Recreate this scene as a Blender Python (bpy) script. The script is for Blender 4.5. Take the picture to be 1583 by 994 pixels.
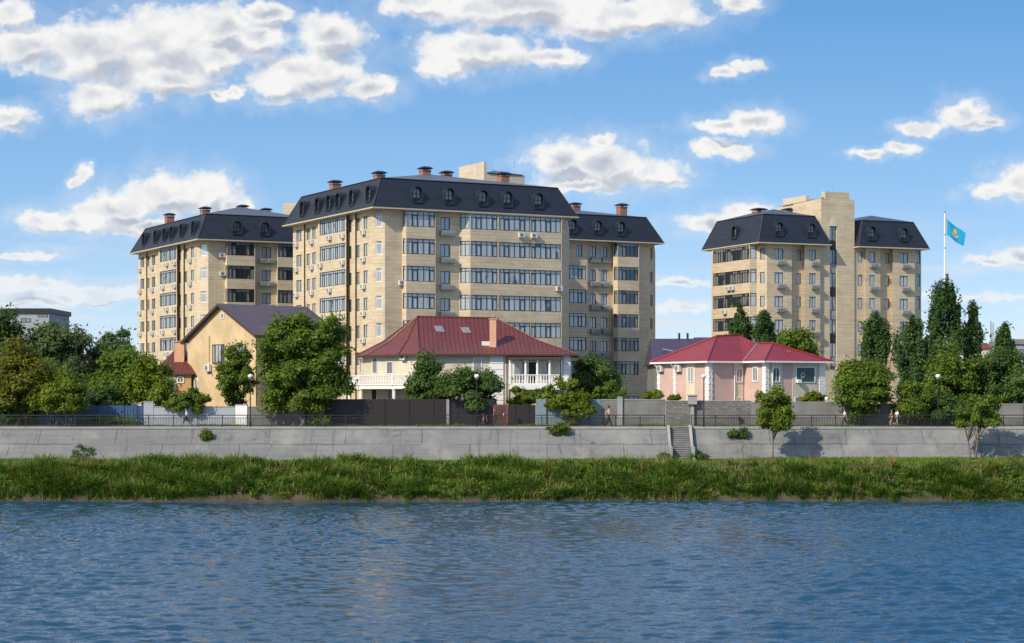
import bpy, bmesh, math, random
import numpy as np
from mathutils import Vector, Matrix

for o in list(bpy.data.objects):
    bpy.data.objects.remove(o, do_unlink=True)
SC = bpy.context.scene
COL = SC.collection
R = math.radians

# ------------------------------------------------------------------ camera
FPX, CX, HZ, CH = 3000.0, 791.5, 610.0, 9.6      # focal (px of the photo), centre column, horizon row, camera height over the water
cam_d = bpy.data.cameras.new('camera')
cam = bpy.data.objects.new('camera', cam_d); COL.objects.link(cam)
cam.location = (0, 0, CH); cam.rotation_euler = (R(90), 0, 0)
cam_d.sensor_width = 36.0
cam_d.lens = 36.0 * FPX / 1583.0
cam_d.shift_y = (HZ - 497.0) / 1583.0
cam_d.clip_start = 0.5; cam_d.clip_end = 6000
SC.camera = cam

# ------------------------------------------------------------------ light
SUN_EL, SUN_STR = 36.0, 2.4
SUN_AZ_VEC = Vector((-0.69, -0.72, 0)).normalized()       # horizontal direction towards the sun
SKY_STR = 0.15
EXPOSURE = 1.0
sd = bpy.data.lights.new('sun', 'SUN'); sd.energy = SUN_STR; sd.angle = R(0.5); sd.color = (1.0, 0.90, 0.75)
sun = bpy.data.objects.new('sun', sd); COL.objects.link(sun)
to_sun = (SUN_AZ_VEC * math.cos(R(SUN_EL)) + Vector((0, 0, math.sin(R(SUN_EL))))).normalized()
sun.rotation_euler = to_sun.to_track_quat('Z', 'Y').to_euler()
sun.location = (-60, 100, 80)

SC.view_settings.view_transform = 'Standard'
SC.view_settings.look = 'None'
SC.view_settings.exposure = EXPOSURE
SC.view_settings.gamma = 1.0
SC.view_settings.use_curve_mapping = False
SC.render.engine = 'CYCLES'
try:
    SC.cycles.max_bounces = 6; SC.cycles.diffuse_bounces = 3; SC.cycles.glossy_bounces = 3
    SC.cycles.transmission_bounces = 4; SC.cycles.transparent_max_bounces = 6
    SC.cycles.sample_clamp_indirect = 6.0
except Exception:
    pass

# ------------------------------------------------------------------ node helper
class NT:
    def __init__(s, tree):
        s.t = tree; s.n = tree.nodes; s.l = tree.links
    def new(s, kind, **kw):
        nd = s.n.new(kind)
        for k, v in kw.items(): setattr(nd, k, v)
        return nd
    def put(s, sock, v):
        if v is None: return
        if isinstance(v, bpy.types.NodeSocket): s.l.new(v, sock)
        else: sock.default_value = v
    def math(s, op, a, b=None, c=None, clamp=False):
        nd = s.new('ShaderNodeMath', operation=op, use_clamp=clamp)
        for i, v in enumerate((a, b, c)): s.put(nd.inputs[i], v)
        return nd.outputs[0]
    def vec(s, op, a, b=None, c=None, scale=None):
        nd = s.new('ShaderNodeVectorMath', operation=op)
        for i, v in enumerate((a, b, c)): s.put(nd.inputs[i], v)
        if scale is not None: s.put(nd.inputs['Scale'], scale)
        return nd.outputs['Value'] if op in ('LENGTH', 'DOT_PRODUCT', 'DISTANCE') else nd.outputs[0]
    def noise(s, v, scale, detail=4, rough=0.55, dist=0.0, dim='3D'):
        nd = s.new('ShaderNodeTexNoise', noise_dimensions=dim)
        s.put(nd.inputs['Vector'], v)
        nd.inputs['Scale'].default_value = scale; nd.inputs['Detail'].default_value = detail
        nd.inputs['Roughness'].default_value = rough; nd.inputs['Distortion'].default_value = dist
        return nd
    def ramp(s, f, lo, hi, a=0.0, b=1.0, smooth=True):
        nd = s.new('ShaderNodeMapRange', clamp=True)
        if smooth: nd.interpolation_type = 'SMOOTHSTEP'
        for i, v in enumerate((f, lo, hi, a, b)): s.put(nd.inputs[i], v)
        return nd.outputs[0]
    def mix(s, f, a, b, mode='MIX'):
        nd = s.new('ShaderNodeMix', data_type='RGBA', blend_type=mode)
        s.put(nd.inputs[0], f)
        for sock, v in ((nd.inputs[6], a), (nd.inputs[7], b)):
            if isinstance(v, tuple) and len(v) == 3: v = (*v, 1)
            s.put(sock, v)
        return nd.outputs[2]

# ------------------------------------------------------------------ world: Nishita sky with a field of cumulus by direction
CLOUDS = [  # centre and radii of the lobes of each cumulus, hundredths of 1/30 radian about straight ahead
 (250,70,130,72),(150,78,100,62),(40,72,75,40),(340,45,85,48),(155,152,62,36),(260,122,90,34),(395,62,60,34),(415,20,55,22),(20,18,40,26),(330,92,50,30),
 (512,55,66,44),(470,112,98,42),(575,138,50,22),(340,146,26,9),(362,140,22,10),(430,130,60,30),
 (800,8,200,42),(640,2,60,26),(735,78,112,36),(690,104,42,24),(855,88,56,22),(985,22,120,34),(1140,4,44,15),(920,30,110,34),
 (1120,112,28,11),(1152,100,30,11),
 (1110,196,58,15),(1170,186,52,20),(1100,226,36,14),(1135,230,44,15),
 (868,248,60,34),(935,255,80,42),(1010,270,62,26),(930,216,26,14),(900,285,70,14),
 (1425,197,44,13),(1490,176,42,25),(1530,188,34,11),(1345,239,34,9),(1395,230,30,12),
 (1530,297,40,14),(1580,282,55,30),(1530,403,44,11),(1580,394,50,20),
 (1110,345,66,19),(1150,330,45,20),
 (255,300,66,42),(320,298,56,38),(180,325,80,34),(60,342,46,19),(110,345,70,18),(240,350,130,15),(130,268,15,15),(120,280,15,11),(355,318,40,22),
 (10,182,48,22),
 (40,397,60,8),(40,440,90,15),(150,448,70,13),(100,460,150,11),(1055,436,60,9),(1050,476,60,10),(30,470,80,8),(1500,460,110,8)]
w = bpy.data.worlds.new('World'); SC.world = w; w.use_nodes = True
N = NT(w.node_tree); N.n.clear()
tc = N.new('ShaderNodeTexCoord')
D = tc.outputs['Generated']
sep = N.new('ShaderNodeSeparateXYZ'); N.put(sep.inputs[0], D)
dy = N.math('MAXIMUM', N.math('ABSOLUTE', sep.outputs[1]), 0.02)
U = N.math('MULTIPLY', N.math('DIVIDE', sep.outputs[0], dy), 30.0)
V = N.math('MULTIPLY', N.math('DIVIDE', sep.outputs[2], dy), 30.0)
cmb = N.new('ShaderNodeCombineXYZ'); N.put(cmb.inputs[0], U); N.put(cmb.inputs[1], V)
P0 = cmb.outputs[0]
wn = N.noise(P0, 2.6, 5, 0.6)
warp = N.vec('SUBTRACT', wn.outputs['Color'], (0.5, 0.5, 0.5))
P = N.vec('ADD', P0, N.vec('MULTIPLY', warp, (0.55, 0.36, 0)))
acc = None
for (px, py, rx, ry) in CLOUDS:
    c = ((px - CX) / 100, (HZ - py) / 100); r = (rx / 100, ry / 100)
    q = N.vec('MULTIPLY_ADD', P, (1 / r[0], 1 / r[1], 0), (-c[0] / r[0], -c[1] / r[1], 0))
    ln = N.vec('LENGTH', q)
    acc = ln if acc is None else N.math('SMOOTH_MIN', acc, ln, 0.40)
P2 = N.vec('ADD', P, (-0.16, 0.22, 0)); acc2 = None          # the same lobes a little towards the sun: which side of a cloud is its base
for (px, py, rx, ry) in CLOUDS:
    if rx < 40: continue
    q = N.vec('MULTIPLY_ADD', P2, (100 / rx, 100 / ry, 0), (-(px - CX) / rx, -(HZ - py) / ry, 0))
    ln = N.vec('LENGTH', q)
    acc2 = ln if acc2 is None else N.math('SMOOTH_MIN', acc2, ln, 0.40)
stretch = N.vec('MULTIPLY', P0, (1.0, 1.25, 1.0))
n1 = N.noise(stretch, 2.8, 8, 0.56)
r1_ = N.noise(N.vec('MULTIPLY', P, (1.0, 1.25, 1.0)), 1.9, 3, 0.5)
r2_ = N.noise(N.vec('ADD', N.vec('MULTIPLY', P, (1.0, 1.25, 1.0)), (-0.10, 0.16, 0)), 1.9, 3, 0.5)
n0 = N.noise(N.vec('ADD', stretch, (3.3, 1.7, 0)), 0.75, 3, 0.5)
F = N.math('SUBTRACT', 1.10, acc)
inner = N.ramp(F, 0.15, 0.75)
Fd = N.math('ADD', F, N.math('MULTIPLY', N.math('SUBTRACT', n1.outputs[0], 0.52), N.math('SUBTRACT', 1.35, inner)))
veil = N.math('MULTIPLY', N.ramp(N.math('ADD', F, N.math('MULTIPLY', N.math('SUBTRACT', wn.outputs[0], 0.5), 1.6)), -0.75, 0.35), 0.22)
dens = N.math('MULTIPLY', N.math('MAXIMUM', N.ramp(Fd, -0.08, 0.52), veil), N.ramp(V, 0.8, 3.0, 0.6, 0.98))
# wispy low layer near the horizon
wl = N.noise(N.vec('MULTIPLY', P0, (0.45, 2.2, 1)), 1.3, 5, 0.55)
low = N.math('MULTIPLY', N.ramp(wl.outputs[0], 0.46, 0.74), N.math('MULTIPLY', N.ramp(V, 0.1, 0.8), N.ramp(V, 3.2, 1.2)))
relief = N.math('MULTIPLY', N.math('SUBTRACT', r1_.outputs[0], r2_.outputs[0]), 1.5)
base = N.ramp(N.math('ADD', N.math('SUBTRACT', acc, acc2), N.math('MULTIPLY', N.math('SUBTRACT', r1_.outputs[0], 0.5), 0.5)), -0.12, 0.42)
thick = N.math('MULTIPLY', N.ramp(F, 0.05, 0.55), N.math('MAXIMUM', base, N.math('MULTIPLY', N.ramp(F, 0.5, 1.1), N.ramp(n0.outputs[0], 0.40, 0.62))))
shade = N.math('ADD', N.math('SUBTRACT', 1.0, N.math('MULTIPLY', thick, 1.0)), relief, clamp=True)
CW = 1.0 / SKY_STR; CC = CW * 1.68 / (2 ** EXPOSURE)
ccol = N.mix(shade, (0.30 * CC, 0.325 * CC, 0.375 * CC), (0.56 * CC, 0.555 * CC, 0.545 * CC))
sky = N.new('ShaderNodeTexSky', sky_type='NISHITA', sun_disc=False)
sky.sun_elevation = R(SUN_EL)
sky.sun_rotation = math.atan2(SUN_AZ_VEC.x, SUN_AZ_VEC.y)
sky.altitude = 0; sky.air_density = 1.0; sky.dust_density = 0.35; sky.ozone_density = 2.2
lift = N.vec('NORMALIZE', N.vec('MULTIPLY', D, (1, 1, 2.3)))
N.put(sky.inputs['Vector'], lift)
hs = N.new('ShaderNodeHueSaturation'); hs.inputs['Saturation'].default_value = 1.12; N.put(hs.inputs['Color'], sky.outputs[0])
cr = N.new('ShaderNodeValToRGB'); ex = CW / (2 ** EXPOSURE) / 8.0          # clear-air colour by height above the horizon
stops = [(0.0, (.58, .68, .80)), (0.16, (.46, .615, .79)), (0.40, (.26, .48, .755)), (0.75, (.125, .345, .68)), (1.0, (.095, .30, .64))]
for i, (p_, c_) in enumerate(stops):
    e = cr.color_ramp.elements[i] if i < 2 else cr.color_ramp.elements.new(p_)
    e.position = p_; e.color = (*c_, 1)
N.put(cr.inputs[0], N.math('DIVIDE', V, 8.0))
grad = N.vec('SCALE', cr.outputs[0], scale=ex * 8.0)
hz = N.mix(N.math('MULTIPLY', N.ramp(V, 16.0, 6.5), 0.85), hs.outputs[0], grad)
skyc = N.mix(N.math('MULTIPLY', low, 0.8), hz, (0.47 * CC, 0.48 * CC, 0.51 * CC))
zz_ = N.math('MAXIMUM', sep.outputs[2], 0.06)
cp = N.new('ShaderNodeCombineXYZ'); N.put(cp.inputs[0], N.math('DIVIDE', sep.outputs[0], zz_)); N.put(cp.inputs[1], N.math('DIVIDE', sep.outputs[1], zz_))
un = N.noise(cp.outputs[0], 0.85, 4, 0.5)
ub = N.math('SUBTRACT', un.outputs[0], N.math('MULTIPLY', N.ramp(sep.outputs[0], -0.12, 0.22), 0.10))
upper = N.math('MULTIPLY', N.ramp(ub, 0.41, 0.56), N.ramp(V, 6.5, 8.5))
fin0 = N.mix(dens, skyc, ccol)
fin = N.mix(upper, fin0, (0.47 * CC, 0.475 * CC, 0.49 * CC))
bg = N.new('ShaderNodeBackground'); N.put(bg.inputs[0], fin); bg.inputs[1].default_value = SKY_STR
out = N.new('ShaderNodeOutputWorld'); N.put(out.inputs[0], bg.outputs[0])

# ------------------------------------------------------------------ materials
MATS = {}
def material(name):
    m = bpy.data.materials.new(name); m.use_nodes = True
    n = NT(m.node_tree); b = n.n['Principled BSDF']; MATS[name] = m
    return m, n, b
def uvnode(n):
    return n.new('ShaderNodeUVMap', uv_map='UVMap').outputs[0]
def objco(n):
    return n.new('ShaderNodeTexCoord').outputs['Object']
def bump(n, b, h, strength=0.3, dist=0.02):
    bp = n.new('ShaderNodeBump'); bp.inputs['Strength'].default_value = strength; bp.inputs['Distance'].default_value = dist
    n.put(bp.inputs['Height'], h); n.l.new(bp.outputs[0], b.inputs['Normal'])
def plain(name, col, rough=0.6, metal=0.0, var=0.12, scale=1.2, spec=0.5):
    m, n, b = material(name)
    nz = n.noise(objco(n), scale, 5, 0.6)
    f = n.ramp(nz.outputs[0], 0.3, 0.7)
    lo = tuple(c * (1 - var) for c in col); hi = tuple(min(1, c * (1 + var)) for c in col)
    n.put(b.inputs['Base Color'], n.mix(f, lo, hi))
    b.inputs['Roughness'].default_value = rough; b.inputs['Metallic'].default_value = metal
    b.inputs['Specular IOR Level'].default_value = spec
    return m
def brickmat(name, c1, c2, mortar, bw, bh, ms, rough=0.75, off=0.5, stain=0.25, bstr=0.25, streak=0.0, warp=0.0, crack=0.0):
    m, n, b = material(name)
    uv = uvnode(n)
    if warp:
        wz = n.noise(uv, 0.7, 3, 0.6); uv = n.vec('ADD', uv, n.vec('MULTIPLY', n.vec('SUBTRACT', wz.outputs['Color'], (.5, .5, .5)), (warp * 2, warp * 2, 0)))
    bt = n.new('ShaderNodeTexBrick'); bt.offset = off
    n.put(bt.inputs['Vector'], uv)
    bt.inputs['Color1'].default_value = (*c1, 1); bt.inputs['Color2'].default_value = (*c2, 1); bt.inputs['Mortar'].default_value = (*mortar, 1)
    bt.inputs['Scale'].default_value = 1.0; bt.inputs['Brick Width'].default_value = bw; bt.inputs['Row Height'].default_value = bh
    bt.inputs['Mortar Size'].default_value = ms; bt.inputs['Bias'].default_value = 0.0; bt.inputs['Mortar Smooth'].default_value = 0.3
    nz = n.noise(objco(n), 0.35, 6, 0.62)
    col = n.mix(n.math('MULTIPLY', n.ramp(nz.outputs[0], 0.42, 0.75), stain), bt.outputs['Color'], tuple(0.55 * (a + c) / 2 for a, c in zip(c1, c2)))
    bands = n.noise(n.vec('MULTIPLY', uv, (0.12, 2.6, 1)), 1.0, 4, 0.6)
    col = n.mix(n.math('MULTIPLY', n.ramp(bands.outputs[0], 0.35, 0.7), 0.36), col, tuple(min(1, 1.25 * c) for c in c2))
    if streak:
        st = n.noise(n.vec('MULTIPLY', uv, (2.2, 0.12, 1)), 1.0, 4, 0.65)
        col = n.mix(n.math('MULTIPLY', n.ramp(st.outputs[0], 0.52, 0.75), streak), col, tuple(0.5 * c for c in c1))
    if crack:
        vo = n.new('ShaderNodeTexVoronoi', feature='DISTANCE_TO_EDGE'); vo.inputs['Scale'].default_value = 0.28
        cw = n.noise(uv, 1.6, 5, 0.65); n.put(vo.inputs['Vector'], n.vec('ADD', uv, n.vec('MULTIPLY', cw.outputs['Color'], (1.2, 1.2, 0))))
        gate = n.noise(uv, 0.16, 2, 0.5)
        col = n.mix(n.math('MULTIPLY', n.math('MULTIPLY', n.ramp(vo.outputs['Distance'], 0.014, 0.0), n.ramp(gate.outputs[0], 0.46, 0.6)), crack), col, tuple(0.25 * c for c in c1))
        pz = n.noise(uv, 0.22, 4, 0.6)
        col = n.mix(n.math('MULTIPLY', n.ramp(pz.outputs[0], 0.52, 0.68), 0.6), col, (c2[0] * 1.45, c2[1] * 1.36, c2[2] * 1.22))
        lowst = n.noise(n.vec('MULTIPLY', uv, (0.7, 0.5, 1)), 1.0, 5, 0.65)
        col = n.mix(n.math('MULTIPLY', n.ramp(lowst.outputs[0], 0.55, 0.75), 0.5), col, (0.055, 0.05, 0.042))
    n.put(b.inputs['Base Color'], col); b.inputs['Roughness'].default_value = rough
    bump(n, b, n.math('MULTIPLY', bt.outputs['Fac'], -1.0), bstr, 0.02)
    return m

brickmat('stone', (0.50, 0.405, 0.27), (0.59, 0.485, 0.335), (0.39, 0.31, 0.205), 1.15, 0.42, 0.018, rough=0.8, stain=0.42, streak=0.22)
brickmat('stone_pale', (0.50, 0.42, 0.31), (0.57, 0.49, 0.37), (0.38, 0.31, 0.22), 1.0, 0.42, 0.016, rough=0.8, stain=0.25)
brickmat('slate', (0.008, 0.014, 0.027), (0.014, 0.022, 0.040), (0.004, 0.006, 0.010), 0.6, 0.34, 0.045, rough=0.6, stain=0.3, bstr=0.5)
brickmat('metal_top', (0.045, 0.055, 0.075), (0.06, 0.07, 0.095), (0.03, 0.035, 0.05), 0.6, 30, 0.03, rough=0.4, off=0, stain=0.2)
brickmat('red_brick', (0.26, 0.095, 0.055), (0.33, 0.13, 0.075), (0.24, 0.2, 0.17), 0.26, 0.09, 0.012, rough=0.85, stain=0.2)
brickmat('grey_brick', (0.11, 0.105, 0.096), (0.20, 0.19, 0.175), (0.075, 0.072, 0.067), 0.55, 0.22, 0.03, rough=0.9, stain=0.4)
brickmat('maroon_metal', (0.115, 0.026, 0.020), (0.14, 0.032, 0.025), (0.035, 0.009, 0.008), 0.45, 40, 0.05, rough=0.42, off=0, stain=0.35, bstr=0.6)
brickmat('red_metal', (0.21, 0.018, 0.022), (0.245, 0.023, 0.027), (0.11, 0.010, 0.013), 0.36, 40, 0.03, rough=0.42, off=0, stain=0.22, bstr=0.6)
brickmat('purple_metal', (0.075, 0.053, 0.066), (0.088, 0.063, 0.077), (0.035, 0.024, 0.032), 0.5, 40, 0.04, rough=0.42, off=0, stain=0.3, bstr=0.6)
brickmat('violet_metal', (0.055, 0.036, 0.068), (0.065, 0.044, 0.08), (0.05, 0.03, 0.07), 0.5, 40, 0.03, rough=0.45, off=0, stain=0.3, bstr=0.5)
brickmat('concrete_slab', (0.145, 0.150, 0.150), (0.19, 0.192, 0.185), (0.02, 0.02, 0.02), 7.3, 2.15, 0.04, rough=0.85, off=0.37, stain=0.6, streak=0.6, warp=0.14, crack=0.8)
brickmat('blue_corrugated', (0.022, 0.075, 0.17), (0.028, 0.09, 0.20), (0.01, 0.035, 0.09), 0.3, 30, 0.05, rough=0.5, off=0, stain=0.35, bstr=0.8)
brickmat('brown_sheet', (0.016, 0.010, 0.009), (0.019, 0.012, 0.011), (0.007, 0.005, 0.005), 2.6, 30, 0.02, rough=0.5, off=0, stain=0.3)
plain('concrete', (0.20, 0.20, 0.19), 0.9, var=0.22, scale=0.8)
plain('concrete_wall', (0.17, 0.167, 0.157), 0.9, var=0.25, scale=0.5)
plain('coping', (0.30, 0.30, 0.285), 0.85, var=0.15, scale=0.6)
plain('white_wall', (0.33, 0.36, 0.385), 0.8, var=0.12, scale=0.6)
plain('pale_blue_wall', (0.17, 0.22, 0.26), 0.7, var=0.12, scale=0.7)
plain('cream_plaster', (0.66, 0.58, 0.43), 0.85, var=0.09, scale=0.7)
plain('cream_render', (0.60, 0.54, 0.42), 0.85, var=0.07, scale=0.7)
plain('yellow_plaster', (0.56, 0.42, 0.24), 0.88, var=0.14, scale=0.45)
plain('ochre_plaster', (0.50, 0.32, 0.13), 0.88, var=0.12, scale=0.5)
plain('pink_plaster', (0.56, 0.385, 0.335), 0.85, var=0.08, scale=0.5)
plain('salmon', (0.62, 0.35, 0.22), 0.85, var=0.08)
plain('white_paint', (0.78, 0.78, 0.75), 0.55, var=0.05)
plain('gutter', (0.50, 0.42, 0.29), 0.5, var=0.05)
plain('white_plastic', (0.62, 0.62, 0.58), 0.45, var=0.1)
plain('grey_metal', (0.28, 0.29, 0.30), 0.5, 0.2, var=0.15)
plain('dark_metal', (0.018, 0.018, 0.02), 0.5, 0.1, var=0.2)
plain('dark_frame', (0.025, 0.024, 0.024), 0.45, var=0.15)
plain('brown_trim', (0.075, 0.035, 0.025), 0.6, var=0.15)
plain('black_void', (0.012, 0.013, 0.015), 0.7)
plain('rust_red', (0.19, 0.035, 0.018), 0.6, var=0.2)
plain('rust_roof', (0.20, 0.075, 0.05), 0.7, var=0.2)
plain('bark', (0.085, 0.06, 0.042), 0.95, var=0.3, scale=5)
plain('bark_grey', (0.17, 0.135, 0.105), 0.95, var=0.3, scale=5)
plain('globe', (0.80, 0.76, 0.70), 0.25, var=0.04)
plain('grey_block', (0.30, 0.33, 0.37), 0.85, var=0.08)
plain('lightblue_siding', (0.20, 0.30, 0.42), 0.7, var=0.12)
plain('wood', (0.30, 0.17, 0.08), 0.8, var=0.2)
plain('flag_blue', (0.0, 0.26, 0.48), 0.7, var=0.04)
plain('flag_gold', (0.75, 0.50, 0.03), 0.6, var=0.05)
plain('skin', (0.50, 0.28, 0.19), 0.6, var=0.06)
plain('shirt_white', (0.66, 0.68, 0.74), 0.85, var=0.06)
plain('shirt_pink', (0.40, 0.25, 0.25), 0.85, var=0.1)
plain('shirt_red', (0.42, 0.06, 0.05), 0.85, var=0.1)
plain('shirt_tan', (0.42, 0.30, 0.16), 0.85, var=0.1)
plain('cloth_grey', (0.16, 0.19, 0.23), 0.9, var=0.1)
plain('trousers_dark', (0.02, 0.022, 0.03), 0.9, var=0.1)
plain('shorts_blue', (0.09, 0.17, 0.30), 0.9, var=0.1)
plain('hair_dark', (0.022, 0.016, 0.012), 0.7)
plain('shoe', (0.04, 0.038, 0.035), 0.7)
plain('teal_panel', (0.030, 0.065, 0.080), 0.35, var=0.2)

def glass(name, dark, curtain, share, ior=2.0):
    m, n, b = material(name)
    g = n.new('ShaderNodeNewGeometry'); ri = g.outputs['Random Per Island']
    oi = n.new('ShaderNodeObjectInfo').outputs['Random']
    uv = uvnode(n)
    folds = n.noise(n.vec('MULTIPLY', uv, (9.0, 0.25, 1)), 1.0, 3, 0.6)
    cur = n.mix(n.ramp(folds.outputs[0], 0.35, 0.65), tuple(c * 0.62 for c in curtain), curtain)
    rr = n.math('FRACT', n.math('ADD', n.math('MULTIPLY', ri, 1.0), n.math('MULTIPLY', oi, 0.35)))
    patch = n.noise(n.vec('MULTIPLY', uv, (0.9, 0.5, 1)), 1.0, 2, 0.5)
    k = n.math('MULTIPLY', n.ramp(n.math('ADD', n.math('MULTIPLY', rr, 0.75), n.math('MULTIPLY', patch.outputs[0], 0.5)), 0.92 - share, 1.0 - share), 0.9)
    n.put(b.inputs['Base Color'], n.mix(k, dark, cur))
    b.inputs['Roughness'].default_value = 0.05; b.inputs['IOR'].default_value = ior
    nz = n.noise(objco(n), 0.9, 2, 0.5)
    bump(n, b, nz.outputs[0], 0.06, 0.05)
    return m
glass('glass', (0.022, 0.033, 0.045), (0.50, 0.54, 0.55), 0.70, 2.0)
glass('glass_dark', (0.020, 0.028, 0.037), (0.26, 0.27, 0.27), 0.40, 1.9)
glass('glass_sky', (0.06, 0.085, 0.11), (0.40, 0.42, 0.42), 0.35, 2.4)

def foliage(name, cols, trans=0.35, rough=0.55):
    m, n, b = material(name)
    g = n.new('ShaderNodeNewGeometry'); ri = g.outputs['Random Per Island']
    nz = n.noise(objco(n), 0.55, 3, 0.55)
    cr = n.new('ShaderNodeValToRGB')
    el = cr.color_ramp.elements
    el[0].position = 0.0; el[0].color = (*cols[0], 1); el[1].position = 1.0; el[1].color = (*cols[-1], 1)
    for i, c in enumerate(cols[1:-1]):
        e = el.new((i + 1) / (len(cols) - 1)); e.color = (*c, 1)
    n.put(cr.inputs[0], n.math('ADD', n.math('MULTIPLY', ri, 0.6), n.math('MULTIPLY', n.ramp(nz.outputs[0], 0.3, 0.7), 0.45)))
    n.put(b.inputs['Base Color'], cr.outputs[0]); b.inputs['Roughness'].default_value = rough
    b.inputs['Specular IOR Level'].default_value = 0.3
    tr = n.new('ShaderNodeBsdfTranslucent'); n.put(tr.inputs[0], n.mix(0.5, cr.outputs[0], (0.12, 0.15, 0.015)))
    mx = n.new('ShaderNodeMixShader'); mx.inputs[0].default_value = trans
    n.l.new(b.outputs[0], mx.inputs[1]); n.l.new(tr.outputs[0], mx.inputs[2])
    n.l.new(mx.outputs[0], n.n['Material Output'].inputs[0])
    return m
foliage('leaf_mid', [(0.059, 0.116, 0.013), (0.116, 0.197, 0.021), (0.233, 0.291, 0.029)], 0.42)
foliage('leaf_dark', [(0.035, 0.085, 0.018), (0.066, 0.139, 0.027), (0.137, 0.209, 0.038)], 0.38)
foliage('leaf_poplar', [(0.025, 0.068, 0.021), (0.050, 0.114, 0.030), (0.102, 0.172, 0.039)], 0.35)
foliage('leaf_yellow', [(0.084, 0.144, 0.012), (0.156, 0.228, 0.017), (0.264, 0.312, 0.024)], 0.45)
foliage('leaf_olive', [(0.069, 0.106, 0.013), (0.144, 0.169, 0.015), (0.300, 0.250, 0.019)], 0.42)
foliage('leaf_blue', [(0.051, 0.099, 0.034), (0.101, 0.167, 0.054), (0.177, 0.234, 0.074)], 0.38)
foliage('blade', [(0.014, 0.050, 0.007), (0.055, 0.145, 0.016), (0.125, 0.235, 0.024), (0.21, 0.28, 0.04), (0.36, 0.30, 0.11)], 0.35)
foliage('straw', [(0.16, 0.11, 0.04), (0.26, 0.19, 0.08), (0.36, 0.28, 0.13)], 0.25)
foliage('lawn', [(0.112, 0.194, 0.013), (0.175, 0.263, 0.015), (0.250, 0.325, 0.022)], 0.35)

m, n, b = material('soil')
nz = n.noise(objco(n), 0.6, 6, 0.65); nz2 = n.noise(objco(n), 6, 4, 0.6)
n.put(b.inputs['Base Color'], n.mix(n.ramp(nz.outputs[0], 0.35, 0.65), (0.035, 0.036, 0.016), n.mix(nz2.outputs[0], (0.05, 0.038, 0.026), (0.12, 0.09, 0.062))))
b.inputs['Roughness'].default_value = 0.95; bump(n, b, nz2.outputs[0], 0.6, 0.06)
m, n, b = material('paving')
nz = n.noise(objco(n), 0.5, 5, 0.6)
n.put(b.inputs['Base Color'], n.mix(nz.outputs[0], (0.20, 0.195, 0.19), (0.32, 0.31, 0.30))); b.inputs['Roughness'].default_value = 0.9
m, n, b = material('dry_earth')
nz = n.noise(objco(n), 0.3, 5, 0.6)
n.put(b.inputs['Base Color'], n.mix(nz.outputs[0], (0.07, 0.09, 0.025), (0.15, 0.13, 0.08))); b.inputs['Roughness'].default_value = 0.95
m, n, b = material('river_water')
b.inputs['Base Color'].default_value = (0.014, 0.056, 0.105, 1); b.inputs['Roughness'].default_value = 0.02; b.inputs['IOR'].default_value = 1.333
co = objco(n)
r1 = n.noise(n.vec('MULTIPLY', co, (1.0, 1.6, 1)), 4.5, 3, 0.55); r2 = n.noise(co, 11.0, 2, 0.5)
bump(n, b, n.math('ADD', r1.outputs[0], n.math('MULTIPLY', r2.outputs[0], 0.3)), 0.16, 0.03)

# ------------------------------------------------------------------ mesh builder
def link(o, parent=None):
    COL.objects.link(o)
    if parent is not None: o.parent = parent
    return o
def root_loc(o):
    x = Vector((0, 0, 0))
    while o is not None:
        x = x + o.location; o = o.parent
    return x
def tag(o, label=None, cat=None, group=None, kind=None):
    if label: o['label'] = label
    if cat: o['category'] = cat
    if group: o['group'] = group
    if kind: o['kind'] = kind
    return o
def empty(name, loc, label, cat, group=None):
    o = bpy.data.objects.new(name, None); COL.objects.link(o); o.location = loc; o.empty_display_size = 0.5
    return tag(o, label, cat, group)

def auto_uv(me):
    n = len(me.loops)
    if not n: return
    uvl = me.uv_layers.new(name='UVMap')
    co = np.empty(len(me.vertices) * 3, np.float32); me.vertices.foreach_get('co', co); co = co.reshape(-1, 3)
    vi = np.empty(n, np.int32); me.loops.foreach_get('vertex_index', vi)
    pn = np.empty(len(me.polygons) * 3, np.float32); me.polygons.foreach_get('normal', pn); pn = pn.reshape(-1, 3)
    lt = np.empty(len(me.polygons), np.int32); me.polygons.foreach_get('loop_total', lt)
    ln = np.repeat(pn, lt, axis=0)
    p = co[vi]
    hx = np.stack([-ln[:, 1], ln[:, 0], np.zeros(n)], 1); hl = np.linalg.norm(hx, axis=1, keepdims=True)
    flat = hl[:, 0] < 0.08
    hx = np.where(flat[:, None], np.array([[1.0, 0, 0]]), hx / np.maximum(hl, 1e-6))
    vx = np.cross(ln, hx); vx[flat] = (0, 1, 0)
    uv = np.stack([(p * hx).sum(1), (p * vx).sum(1)], 1).astype(np.float32)
    uvl.data.foreach_set('uv', uv.ravel())

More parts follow.
